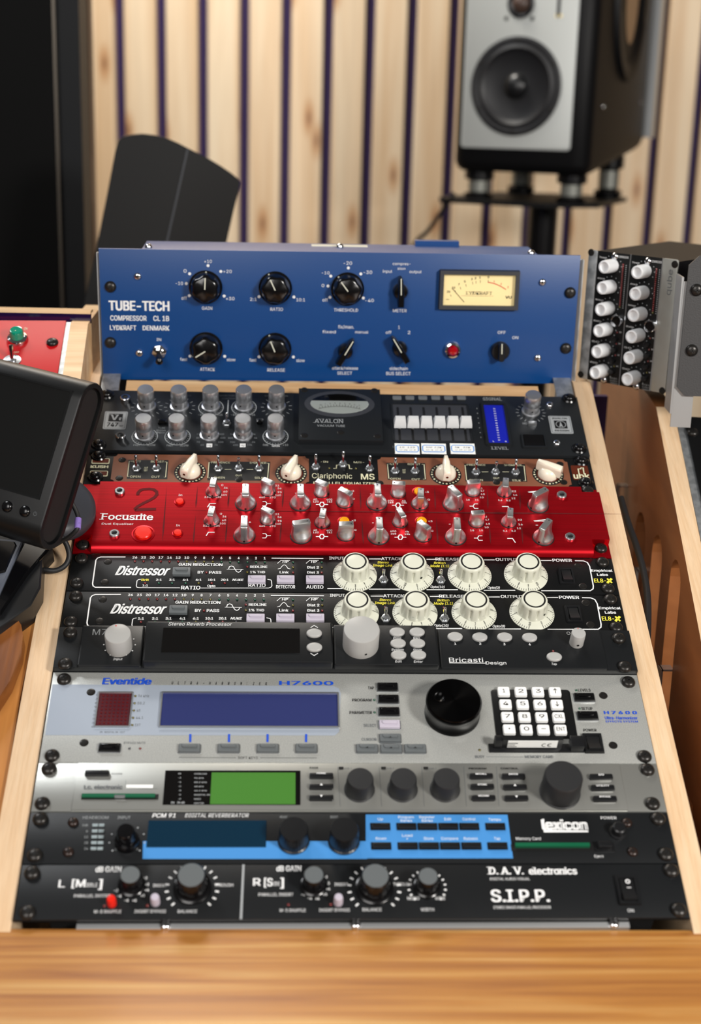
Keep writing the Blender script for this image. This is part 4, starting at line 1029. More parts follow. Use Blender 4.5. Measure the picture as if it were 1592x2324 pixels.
# right half
d.zoom(760, 860, 2.653)
x, y = d.q(582, 265)
def _rec(bm): box(bm, .0760, .0560, 0, .0003, .002); frame_ring(bm, .0790, .0590, .0022, 0, .0012, .003, bev=.0005, mi=1)
link('slider_recess', mesh('av_rec', ['dark_grey', 'black_anod'], _rec), d.root, (x, y, 0), label='dark grey slider field')
for i in range(6):
    xt, yt = d.q(379 + 78 * i, 172); xb, yb = d.q(394 + 80 * i, 376)
    sl = link('fader', mesh('slot%d' % i, 'ink_black', lambda bm: box(bm, .0022, abs(yt - yb), .0003, .0006, .0008)), d.root, ((xt + xb) / 2, (yt + yb) / 2, 0), label='white capped slider in a black slot')
    def _cap(bm):
        a = rrect(.0118, .0130); b = rrect(.0112, .0085); c_ = rrect(.0105, .0045, cy=.0015)
        box(bm, .0020, .0030, .0004, .006)
        loft(bm, [Z(rrect(.0118, .0105, cy=-.0), .0050), Z(rrect(.0116, .0098, cy=.0), .0085), Z(rrect(.0098, .0050, cy=.0005), .0135), Z(rrect(.0094, .0044, cy=.0005), .0140)])
        box(bm, .0096, .0008, .0138, .0146, cy=.0005)
    cx_, cy_ = d.q(391 + 79 * i, 298); link('fader_cap', mesh('fcap', 'slider_cap', _cap), sl, (cx_ - (xt + xb) / 2, cy_ - (yt + yb) / 2, 0), label='off-white slider cap')
for X in (375, 452, 530, 608, 685, 763):
    d.part('push_button', mesh('av_b2', 'ink_dim', lambda bm: box(bm, .0090, .0055, 0, .0012, .0012, .0003)), X, 116)
T('15Hz', 348, 398, 416, 404, 'ink_dim'); T('2kHz', 520, 560, 417, 405, 'ink_dim'); T('32kHz', 806, 852, 420, 408, 'ink_dim')
for i, (X, W_, tt) in enumerate(((437, 153, ('15  125', '+/-24  +/-8')), (597, 155, ('500  2.2K', '+/-4  +/-4')), (771, 158, ('5K   32K', '+/-10  +/-20')))):
    x, y = d.q(X, 422)
    link('paper_label', mesh('plabel', 'paper', lambda bm: box(bm, .0240, .0150, 0, .0004)), d.root, (x, y, .0001), random.uniform(-.02, .01), 'white sticker with a blue frame')
    o = .0215; d.lline([(x + a, y + b) for a, b in ((-.0092, -.0047), (.0092, -.0047), (.0108, -.003), (.0108, .003), (.0092, .0047), (-.0092, .0047), (-.0108, .003), (-.0108, -.003))], .0009, 'ink_ltblue', True, .0006)
    d.text(tt[0], x, y + .0008, .0150, .0020, 'ink_black', .0, .15, .0006); d.text(tt[1], x, y - .0028, .0155, .0018, 'ink_black', .0, .15, .0006)
T('SIGNAL', 894, 1008, 130, 114, 'ink_grey', serif=1); T('LEVEL', 948, 1048, 426, 410, 'ink_grey', serif=1)
x, y = d.q(972, 277)
lv = link('level_display', mesh('av_lv', 'black_anod', lambda bm: frame_ring(bm, .0262, .0640, .0030, 0, .0025, .002, bev=.0006)), d.root, (x, y, 0), label='black display bezel')
link('display_glass', mesh('av_lcd', 'lcd_blue', lambda bm: box(bm, .0203, .0580, 0, .0010)), lv, label='glowing deep blue display')
for i in range(14):
    yy = y + .0225 - i * .0036; d.text(('24', '22', '18', '16', '12', '9', '6', '4', '2', '8', '12', '16', '24', '30')[i], x + .0005, yy, .0020, .0014, 'ink_white', .02, 0, .0012)
for dx in (-.005, .007): d.text('L' if dx < 0 else 'R', x + dx, y - .0265, .0014, .0016, 'ink_white', .02, 0, .0012)
for i in range(7): d.text('3210123'[i], *d.q(857 + i * 4, 182 + i * 29), .0010, .0012, 'ink_grey', .02, 0, .0003)
d.part('rotary_knob', CACHE['chrome_knob'], 1181, 197)
x, y = d.q(1181, 205)
for a in range(-60, 250, 20):
    ca, sa = math.cos(R_(a)), math.sin(R_(a)); d.lline([(x + ca * .0120, y + sa * .0120), (x + ca * .0150, y + sa * .0150)], .0005, 'ink_grey')
T('HQ', 1134, 1160, 275, 263, 'ink_grey'); d.part('push_button', mesh('av_b3', 'steel', lambda bm: box(bm, .0085, .0045, 0, .003, .0006, .0004)), 1190, 275)
x, y = d.q(1200, 380)
pw = link('power_switch', mesh('av_pw', 'black_anod', lambda bm: frame_ring(bm, .0245, .0200, .0020, 0, .0022, .001, bev=.0005)), d.root, (x, y, 0), label='black recessed switch')
def _rock(w, h, t=.0035):
    def fn(bm):
        pr = [(-w / 2, -h / 2, 0), (-w / 2, h / 2, 0), (-w / 2, h / 2, t), (-w / 2, 0, t * .35), (-w / 2, -h / 2, t * .55)]
        prism(bm, pr, (w, 0, 0))
    return fn
link('rocker', mesh('av_rk', 'black_gloss', _rock(.0195, .0155, .003)), pw)
def br(x, y):
    b = d.bm('ink_black', .0006); b.faces.new([b.verts.new((x + p, y + q, .0006)) for p, q in rrect(.0125, .0118)])
    d.lline([(x + .0048 * math.cos(R_(a)), y + .0048 * math.sin(R_(a))) for a in range(0, 360, 15)], .0006, 'ink_grey', True, .0008)
    b = d.bm('ink_grey', .0008); b.faces.new([b.verts.new((x + p, y + q, .0008)) for p, q in ((-.002, -.0045), (0, -.0025), (.002, -.0045), (0, .0045))])
    d.text('AVALON', x, y + .0080, .0150, .0021, 'ink_black', .02, 0, .0007); d.text('DESIGN', x, y - .0102, .0140, .0021, 'ink_black', .02, 0, .0007)
badge(1362, 277, br)
for p in ((1295, 158), (1338, 388)): d.part('silver_screw', CACHE['silver_screw'], *p)
for p in ((1412, 120), (1473, 422)): d.part('rack_screw', CACHE['washer_screw'], *p)
d.finish()

# ---------------- brown parallel equalizer with cream chickenhead knobs
d = rack('equalizer', 'slim brown and black equalizer with four cream chickenhead knobs and small toggles', 'audio equalizer', -3, 1); T = d.T
panel(d, PW, .0437, .003, 'black_panel')
def _plate(x0, x1):
    def fn(bm):
        h = .0385; n = .0035; w = x1 - x0; cx = (x0 + x1) / 2
        pts = []
        for k, (a, b) in enumerate(((1, -1), (1, 1), (-1, 1), (-1, -1))):
            for i in range(5):
                t = PI / 2 * i / 4 + (PI - k * -PI / 2)
                ccx, ccy = cx + a * w / 2, b * h / 2
                t0 = {0: (PI, PI / 2), 1: (3 * PI / 2, PI), 2: (2 * PI, 3 * PI / 2), 3: (PI / 2, 0)}[k]
                tt = t0[0] + (t0[1] - t0[0]) * i / 4
                pts.append((ccx + n * math.cos(tt), ccy + n * math.sin(tt)))
        loft(bm, [Z(pts, 0), Z(pts, .0006)])
    return fn
d.zoom(190, 860, 2.653)
xa, xb = d.q(172, 540)[0], d.q(1357, 545)[0]
d.body('brown_plate', 'brown_paint', _plate(xa, xb), 'brown panel plate')
def chick(bm):
    lathe(bm, [(.0098, .0006), (.0098, .003), (.0090, .0060), (.0070, .0085), (.004, .0100), (.0001, .0105)], 32)
    pr = [(-.0036, -.0125), (.0036, -.0125), (.0040, -.006), (.0036, .004), (.0018, .0125), (-.0018, .0125), (-.0036, .004), (-.0040, -.006)]
    sc2 = lambda k, j: [(x * k, y * j) for x, y in pr]
    loft(bm, [Z(pr, .004), Z(pr, .0115), Z(sc2(.85, .97), .0142), Z(sc2(.5, .90), .0150)])
    bm.faces.new([bm.verts.new((x, -.01265, .0085 + y)) for x, y in circ(.0013, 10)]).material_index = 1
mesh('chicken_knob', ['cream', 'brown_gloss'], chick, 50)
def chdial(X, Y, a):
    x, y = d.q(X, Y); b = d.bm('ink_black', .0007); b.faces.new([b.verts.new((x + p, y + q, .0007)) for p, q in circ(.0152, 28)])
    b = d.bm('brown_gloss', .0009); b.faces.new([b.verts.new((x + p, y + q, .0009)) for p, q in circ(.0112, 28)])
    for i in range(21):
        t = R_(-235 + i * 290 / 20); d.ldot(x + .0132 * math.cos(t), y + .0132 * math.sin(t), .0007 if i % 2 else .0010, 'ink_cream', .0010, 8)
    d.part('chickenhead_knob', CACHE['chicken_knob'], X, Y, R_(a))
chdial(642, 565, -22); chdial(1250, 572, -22)
def brk(X0, X1, Y0, Y1, X2=None, X3=None):
    d.patch([(X0, Y0), (X1, Y0 + 2), (X3 or X1 - 8, Y1), (X2 or X0 - 10, Y1 - 2)], 'ink_black', .0007)
brk(270, 512, 490, 607); brk(755, 1125, 500, 616)
d.line([(296, 500), (275, 500), (264, 592), (275, 592)], .0005, 'ink_cream', z=.001); d.line([(488, 504), (502, 504), (494, 596), (484, 596)], .0005, 'ink_cream', z=.001)
T('LIFT', 300, 345, 507, 497, 'ink_cream', z=.001); T('BOOST', 405, 484, 508, 497, 'ink_cream', z=.001); T('OPEN', 279, 342, 599, 587, 'ink_cream', z=.001); T('CUT', 408, 458, 600, 588, 'ink_cream', z=.001)
T('OUT', 363, 385, 560, 535, 'ink_cream', z=.001)
d.line([(770, 506), (756, 506), (748, 600), (760, 600)], .0005, 'ink_cream', z=.001); d.line([(1104, 512), (1116, 512), (1108, 606), (1098, 606)], .0005, 'ink_cream', z=.001)
T('PRESENCE', 768, 882, 513, 502, 'ink_cream', z=.001); T('SHIMMER', 1000, 1100, 515, 504, 'ink_cream', z=.001); T('SHEEN', 785, 850, 604, 593, 'ink_cream', z=.001); T('OUT', 915, 954, 590, 581, 'ink_cream', z=.001); T('SILK', 1030, 1085, 605, 594, 'ink_cream', z=.001)
for a, b in ((850, 890), (982, 1022)): d.line([(a, 549), (b, 549)], .0005, 'ink_cream', z=.001)
for X, m in ((318, 'up'), (440, 'up'), (812, 'up'), (935, 'mid'), (1057, 'up'), (1398, 'up')): d.part('toggle_switch', CACHE['toggle_' + m], X, 545 if X < 1300 else 535)
for p in ((232, 488), (215, 597), (935, 606)): d.part('flat_screw', CACHE['flat_screw'], *p, z=.0006)
x, y = d.q(97, 533)
d.body('name_badge', 'ink_cream', lambda bm: [box(bm, .0168, .0072, 0, .0004, .001, cx=x, cy=y + s_ * .0086) for s_ in (-1, 1)], 'cream bordered brown badge')
for s_ in (-1, 1):
    b = d.bm('brown_gloss', .0006); b.faces.new([b.verts.new((p, q, .0006)) for p, q in rrect(.0154, .0056, .0008, 2, x, y + s_ * .0086)])
T('KUSH', 42, 146, 537, 522, 'ink_cream', .05)
T('-IN', 1428, 1472, 505, 495, 'ink_cream'); T('Clariphonic', 1376, 1618, 600, 570, 'ink_cream', .015); T('PARALLEL EQUALIZER', 1385, 1760, 636, 622, 'ink_cream', .02)
d.line([(1505, 540), (1523, 540), (1523, 520), (1542, 520)], .0007, 'ink_cream'); d.part('led', CACHE['led_yellow_m'], 1480, 538)
for p in ((90, 466), (70, 592)): d.part('rack_screw', CACHE['washer_screw'], *p)
d.zoom(760, 860, 2.653)
xa, xb = d.q(262, 560)[0], d.q(1412, 560)[0]
d.body('brown_plate', 'brown_paint', _plate(xa, xb), 'brown panel plate')
chdial(668, 578, 0); chdial(1285, 578, 62)
brk(312, 545, 508, 612, 320, 553); brk(780, 1146, 514, 622, 788, 1160)
d.line([(335, 517), (318, 517), (326, 604), (340, 604)], .0005, 'ink_cream', z=.001); d.line([(525, 519), (538, 519), (546, 608), (532, 608)], .0005, 'ink_cream', z=.001)
T('LIFT', 338, 384, 522, 512, 'ink_cream', z=.001); T('BOOST', 440, 516, 523, 513, 'ink_cream', z=.001); T('OPEN', 336, 396, 611, 600, 'ink_cream', z=.001); T('CUT', 464, 514, 614, 603, 'ink_cream', z=.001)
T('OUT', 410, 428, 572, 548, 'ink_cream', z=.001)
d.line([(800, 524), (785, 524), (795, 614), (808, 614)], .0005, 'ink_cream', z=.001); d.line([(1128, 528), (1140, 528), (1150, 618), (1138, 618)], .0005, 'ink_cream', z=.001)
T('PRESENCE', 796, 908, 527, 517, 'ink_cream', z=.001); T('SHIMMER', 1022, 1126, 529, 519, 'ink_cream', z=.001); T('SHEEN', 812, 893, 619, 608, 'ink_cream', z=.001); T('OUT', 956, 994, 607, 597, 'ink_cream', z=.001); T('SILK', 1070, 1122, 621, 610, 'ink_cream', z=.001)
for a, b in ((885, 925), (1010, 1050)): d.line([(a, 564), (b, 564)], .0005, 'ink_cream', z=.001)
for X, m, Y in ((50, 'up', 520), (210, 'up', 545), (363, 'up', 560), (483, 'up', 560), (850, 'up', 567), (967, 'mid', 567), (1088, 'up', 567)): d.part('toggle_switch', CACHE['toggle_' + m], X, Y)
for p in ((1358, 513), (1380, 622), (975, 622), (272, 628)): d.part('flat_screw', CACHE['flat_screw'], *p, z=.0006)
T('M/S-', 115, 178, 508, 498, 'ink_cream'); T('MS', 160, 240, 607, 573, 'ink_cream', .02)
d.line([(0, 540), (10, 540), (12, 520), (26, 520)], .0007, 'ink_cream'); d.line([(74, 518), (86, 518), (90, 542), (106, 542)], .0007, 'ink_cream'); d.part('led', CACHE['led_yellow_m'], 128, 540)
x, y = d.q(1480, 566)
d.body('round_badge', 'brown_gloss', lambda bm: box(bm, .0165, .0200, 0, .0005, .0015, cx=x, cy=y), 'glossy brown square badge')
T('ubk', 1443, 1537, 604, 572, 'ink_cream', .03, z=.0008); d.line([(1472, 576), (1466, 545), (1482, 545), (1484, 538), (1496, 538), (1502, 576)], .0009, 'ink_cream', z=.0008)
for p in ((1485, 495), (1512, 627)): d.part('rack_screw', CACHE['washer_screw'], *p)
d.finish()

# ---------------- red anodised dual equalizer
d = rack('equalizer', 'metallic red two-unit equalizer crowded with silver wing knobs and an engraved 2', 'audio equalizer', -2, 2, .010); T = d.T
def _redp(bm):
    w, h = PW, .0885
    pr = [(-h / 2, -.007), (-h / 2, -.0058), (-h / 2 + .0012, -.0034), (-h / 2 + .0034, -.0014), (-h / 2 + .0064, -.0003), (-h / 2 + .0100, 0), (h / 2 - .003, 0), (h / 2, -.003), (h / 2, -.007)]
    nx = .0165; ny = .0165      # screw notches at the four corners
    rows = [-h / 2, -h / 2 + ny, h / 2 - ny, h / 2]
    def zz(y):
        for (y0, z0), (y1, z1) in zip(pr[1:], pr[2:]):
            if y0 <= y <= y1: return z0 + (z1 - z0) * (y - y0) / max(y1 - y0, 1e-9)
        return -.004
    def seg(x0, x1, y0, y1):
        ys = sorted(set([y0, y1] + [p[0] for p in pr if y0 < p[0] < y1]))
        top = [(y, zz(y)) for y in ys]
        poly = [(x0, y0, -.007)] + [(x0, y, z) for y, z in top] + [(x0, y1, -.007)]
        prism(bm, poly, (x1 - x0, 0, 0))
    seg(-w / 2 + nx, w / 2 - nx, -h / 2, h / 2); seg(-w / 2, -w / 2 + nx, -h / 2 + ny, h / 2 - ny * .6); seg(w / 2 - nx, w / 2, -h / 2 + ny, h / 2 - ny * .6)
d.body('front_panel', 'red_anod', _redp)
d.body('rack_flange', 'red_anod', lambda bm: [box(bm, .0165, .0885, -.010, -.0068, cx=s_ * (PW / 2 - .00825)) for s_ in (-1, 1)], 'red corner flanges')
d.body('chassis', 'black_matte', lambda bm: box(bm, .434, .083, -.12, -.0068))
def blade(r, h, L, w):
    def fn(bm):
        n = 40
        def rect(a, b, t):
            c, s_ = math.cos(t), math.sin(t); k = min(a / max(abs(c), 1e-6), b / max(abs(s_), 1e-6)); return k * c, k * s_
        rs = []
        for z, m, rr in ((0, 0, 1), (.14, 0, 1), (.24, .18, .97), (.4, .62, .9), (.58, .88, .88), (.8, 1, 1), (.97, 1, 1), (1, 1.0, .93)):
            ring = []
            for i in range(n):
                t = 2 * PI * (i + .5) / n; x, y = rect(w / 2, L / 2, t)
                ring.append(((1 - m) * r * math.cos(t) + m * x * (rr if m >= 1 else 1), (1 - m) * r * math.sin(t) + m * y * (rr if m >= 1 else 1), z * h))
            rs.append(ring)
        loft(bm, rs)
        bm.faces.new([bm.verts.new((x, L * .34 + y, h + .00008)) for x, y in circ(.0006, 8)]).material_index = 1
        bm.faces.new([bm.verts.new((x, -r - .00006, h * .12 + y)) for x, y in circ(.0011, 8)]).material_index = 1
        lathe(bm, [(r * 1.09, 0), (r * 1.09, .0003)], 28, mi=1)
    return fn
mesh('wing_large', ['sat_alu', 'cross'], blade(.0092, .0185, .0162, .0062), 50); mesh('wing_medium', ['sat_alu', 'cross'], blade(.0076, .0150, .0132, .0058), 50)
mesh('wing_small', ['sat_alu', 'cross'], blade(.0068, .0135, .0122, .0056), 50)
def wing(k, X, Y, a): d.part('wing_knob', CACHE['wing_' + k], X, Y, R_(a))
d.zoom(150, 1080, 2.5677)
for k, X, Y, a in (('small', 860, 95, -6), ('large', 1048, 163, 0), ('small', 1178, 90, 58), ('large', 1366, 163, 0), ('small', 1490, 98, 60),
                   ('small', 850, 263, -8), ('large', 1040, 350, 0), ('small', 1176, 258, 58), ('large', 1370, 352, -78), ('small', 1495, 275, -8)): wing(k, X, Y, a)
d.part('hex_screw', CACHE['hex_screw'], 313, 93); d.part('hex_screw', CACHE['hex_screw'], 282, 340)
def rbtn(X, Y, r, m, ring='red_anod', h=.002, lb=None):
    o = d.part('push_button', mesh('ring%s%s' % (r, ring), ring, lambda bm: lathe(bm, [(r * 1.38, 0), (r * 1.36, .0005), (r * 1.18, .0007), (r * 1.12, .0001)], 28)), X, Y)
    link('button_cap', mesh('cap%s%s' % (r, m), m, lambda bm: lathe(bm, [(r, .0001), (r, h * .7), (r * .9, h), (.0001, h * 1.06)], 28)), o, label=lb)
rbtn(663, 152, .0036, 'btn_red', lb='bright red cap'); rbtn(651, 335, .0036, 'btn_red', lb='bright red cap'); rbtn(450, 338, .0076, 'btn_red', h=.003, lb='large bright red cap')
T('Focusrite', 207, 505, 257, 222, bold=.02, serif=1); T('Dual Equaliser', 207, 392, 286, 275, bold=.01); T('In', 655, 677, 118, 107); T('In', 641, 663, 295, 284)
d.line([(418, 112), (420, 98), (432, 85), (452, 78), (485, 76), (512, 80), (528, 92), (530, 108), (518, 124), (490, 141), (450, 160), (418, 178), (402, 194), (404, 198), (525, 194)], .0030, 'engrave', z=.00022)
def groove(X0, Y0, X1, Y1, w=.0016):
    a = d.q(X0, Y0); b = d.q(X1, Y1); dx, dy = b[0] - a[0], b[1] - a[1]; l = math.hypot(dx, dy); nx, ny = -dy / l * w / 2, dx / l * w / 2
    m = (a[0] + dx * .75, a[1] + dy * .75)
    bb = d.bm('engrave', .0002); bb.faces.new([bb.verts.new((*p, .0002)) for p in ((a[0], a[1]), (m[0] + nx, m[1] + ny), (b[0], b[1]), (m[0] - nx, m[1] - ny))])
groove(588, 52, 562, 385); groove(592, 200, 3300, 224, .0022)
for X, e in ((768, 55), (955, 55), (1272, 55)): groove(X, 55, X - 12, 190); groove(X - 12, 225, X - 26, 392)
for ox, oy in ((0, 0), (-8, 167)):
    for t, X0, X1, Y in (('0', 905, 917, 60), ('36', 920, 942, 76), ('60', 918, 940, 98), ('105', 904, 938, 117), ('330', 806, 843, 130), ('185', 872, 904, 130)): T(t, X0 + ox, X1 + ox, Y + oy, Y + oy - 10)
    d.line([(825 + ox, 184 + oy), (838 + ox, 163 + oy), (874 + ox, 163 + oy)], .0009)
ox = 0
for oy in (0, 167):
    for t, X0, X1, Y in (('33', 1219, 1242, 63), ('56', 1234, 1256, 79), ('95', 1234, 1257, 101), ('160', 1220, 1253, 119), ('460', 1126, 1160, 131), ('270', 1187, 1222, 132), ('40', 1442, 1464, 143), ('120', 1440, 1473, 156), ('400', 1518, 1552, 144), ('1k2', 1522, 1552, 156)):
        T(t, X0, X1, Y + oy + (oy > 0) * 12 * (X0 > 1400), Y + oy - 10 + (oy > 0) * 12 * (X0 > 1400))
    Y = 163 + oy * 1.12
    d.line([(1146, Y - 12), (1164, Y - 12), (1172, Y), (1164, Y + 13), (1144, Y + 13)], .0008); d.line([(1172, Y), (1194, Y)], .0008)
    X = 1492; Y = 168 + oy * 1.12
    d.line([(X - 35, Y), (X - 16, Y)], .0009); d.line([(X + 16, Y), (X + 36, Y)], .0009); d.line([(X - 14, Y), (X - 6, Y - 13), (X + 7, Y - 13), (X + 14, Y), (X + 6, Y + 13), (X - 7, Y + 13)], .0010, closed=True)
    for a, b, c_ in ((1018, 1026, 102), (1336, 1344, 102)): d.line([(a, c_ + oy), (b, c_ + oy)], .0006)
T('+', 1066, 1078, 276, 264, bold=.04)
d.part('rack_screw', CACHE['rack_screw'], 100, 405, z=-.0068)
d.zoom(770, 1080, 2.527)
for k, X, Y, a in (('medium', 32, 152, 55), ('large', 216, 158, 0), ('small', 338, 100, 86), ('medium', 463, 163, -4), ('large', 655, 165, 32), ('small', 765, 92, -82), ('small', 948, 95, -8), ('large', 1142, 172, -55),
                   ('medium', 38, 340, -88), ('large', 226, 352, 0), ('small', 350, 268, 22), ('medium', 480, 345, 42), ('large', 668, 355, -2), ('small', 788, 268, -84), ('small', 973, 268, -8), ('large', 1172, 357, -35)): wing(k, X, Y, a)
for p in ((30, 95), (458, 92), (30, 262), (474, 262)): rbtn(p[0], p[1], .0046, 'btn_orange', lb='orange button cap')
for p in ((1277, 113), (1325, 353)): d.part('hex_screw', CACHE['hex_screw'], *p)
for X in (120, 548, 850, 1035): groove(X, 57, X + 5, 195); groove(X + 9, 232, X + 20, 395)
for t, X0, X1, Y in (('x3', 62, 86, 92), ('Q', 76, 89, 138), ('x3', 490, 515, 98), ('Q', 508, 522, 142), ('600', 280, 312, 147), ('1k8', 280, 312, 158), ('6k', 362, 384, 148), ('18k', 358, 390, 159),
                     ('3.3', 806, 822, 78), ('4.7', 813, 833, 91), ('6.8', 815, 836, 110), ('10', 808, 830, 129), ('18', 730, 750, 143), ('15', 780, 800, 143), ('22', 992, 1016, 94), ('16', 1000, 1022, 115), ('12', 990, 1012, 134), ('5.6', 914, 936, 145), ('8.2', 960, 984, 146),
                     ('x3', 72, 96, 261), ('Q', 86, 100, 316), ('x3', 510, 536, 265), ('Q', 527, 541, 321), ('600', 294, 328, 323), ('1k8', 296, 328, 337), ('6k', 380, 402, 325), ('18k', 376, 408, 339),
                     ('3.3', 832, 849, 240), ('4.7', 840, 861, 257), ('6.8', 843, 866, 281), ('10', 835, 858, 301), ('18', 753, 775, 318), ('15', 804, 826, 318), ('22', 1026, 1050, 258), ('16', 1030, 1054, 284), ('12', 1021, 1044, 306), ('5.6', 942, 965, 321), ('8.2', 990, 1014, 321)):
    T(t, X0, X1, Y, Y - 9)
for X, Y in ((338, 170), (352, 353)):
    d.line([(X - 34, Y), (X - 16, Y)], .0009); d.line([(X + 16, Y), (X + 34, Y)], .0009); d.line([(X - 14, Y), (X - 6, Y - 13), (X + 7, Y - 13), (X + 14, Y), (X + 6, Y + 13), (X - 7, Y + 13)], .0010, closed=True)
for X, Y in ((775, 175), (800, 358)):
    d.line([(X + 22, Y - 13), (X + 2, Y - 13), (X - 6, Y), (X + 2, Y + 13), (X + 24, Y + 13)], .0008); d.line([(X - 6, Y), (X - 26, Y)], .0008)
d.line([(935, 177), (970, 177), (984, 200)], .0009); d.line([(965, 360), (995, 360), (1012, 384)], .0009)
for X, Y in ((1085, 95), (1118, 260)): d.line([(X + 90, Y - 10), (X, Y), (X + 60, Y + 1)], .0008)
d.line([(178, 105), (187, 105)], .0006); d.line([(190, 271), (199, 271)], .0006); d.line([(630, 278), (640, 278)], .0006); d.line([(1128, 284), (1142, 284)], .0006)
d.part('rack_screw', CACHE['rack_screw'], 1502, 418, z=-.0068); d.part('rack_screw', CACHE['rack_screw'], 1425, 88, z=-.0068)
d.finish()

# ---------------- the two black dynamics units with ivory knobs
def _dk(bm):
    lathe(bm, [(.0195, 0), (.0195, .0006), (.0150, .0032), (.0130, .0036), (.0128, .0040)], 56)
    lathe(bm, [(.0129, .0030, 0), (.0128, .0045, .2), (.0127, .0055, 1), (.0119, .0145, 1), (.0117, .0152, .25), (.0116, .0166, .2), (.0110, .0178, .1), (.0103, .0182, 0), (.0001, .0182, 0)], 120, flute=(10, .0016, 9))
    for a in (0, 2.2):
        c, s_ = math.cos(a - PI / 2), math.sin(a - PI / 2)
        bm.faces.new([bm.verts.new((c * .0124 - s_ * u, s_ * .0124 + c * u, .0078 + v)) for u, v in circ(.0013, 8)]).material_index = 1
mesh('dial_knob', ['ivory', 'cross'], _dk, 45)
def _dprint(bm):
    def ring(r0, r1, z, n=40):
        a = [bm.verts.new((*p, z)) for p in circ(r0, n)]; b = [bm.verts.new((*p, z)) for p in circ(r1, n)]
        for i in range(n): bm.faces.new((a[i], b[i], b[(i + 1) % n], a[(i + 1) % n]))
    ring(.0081, .0096, .01832)
    for i in range(51):
        a = R_(14 + i * 320 / 50); ca, sa = math.cos(a), math.sin(a); l = .0026 if i % 5 == 0 else .0016
        r1, r0 = .0193, .0193 - l; zf = lambda r: .0008 + (.0195 - r) / .0045 * .0026
        w = .00018 if i % 5 else .00024
        bm.faces.new([bm.verts.new(p) for p in ((r0 * ca + sa * w, r0 * sa - ca * w, zf(r0)), (r1 * ca + sa * w, r1 * sa - ca * w, zf(r1)), (r1 * ca - sa * w, r1 * sa + ca * w, zf(r1)), (r0 * ca - sa * w, r0 * sa + ca * w, zf(r0)))])
    for j in range(11):
        vs, fs, tw = text_geo(str(j), .02); h = .0026; k = h * .85
        a = R_(14 + j * 32); rc = .0152
        def f(u, v, i=0):
            x = (u - tw / 2) * k; y = (v - .5) * h
            X = (rc - y) * math.cos(a) - x * math.sin(a); Y = (rc - y) * math.sin(a) + x * math.cos(a)
            rr = math.hypot(X, Y); return (X, Y, .0009 + i * .00002 + (.0195 - rr) / .0045 * .0026)
        put(bm, vs, fs, f)
mesh('dial_print', 'ink_black', _dprint, 0)
def lowbtn(w, h, hh=.0030):
    def fn(bm):
        box(bm, w, h, 0, hh, .0006, .0005); box(bm, w * .72, h * .42, hh, hh + .0012, h * .18, .0005, cy=h * .16)
    return fn
mesh('btn_wide', 'btn_lilac', lowbtn(.0155, .0080), 40); mesh('btn_wide_grey', 'btn_grey', lowbtn(.0155, .0088), 40)
def rocker_mesh(w, h, k='rk'):
    def fn(bm):
        frame_ring(bm, w, h, w * .16, 0, .0022, .0006, bev=.0005)
        pr = [(-w * .30, -h * .38, 0), (-w * .30, h * .38, 0), (-w * .30, h * .38, .0016), (-w * .30, 0, .0022), (-w * .30, -h * .38, .0050)]
        prism(bm, pr, (w * .60, 0, 0))
    return fn
mesh('rocker_black', 'black_satin', rocker_mesh(.0138, .0195), 30)
class Alias:
    """the second unit has the same layout one rack space lower"""
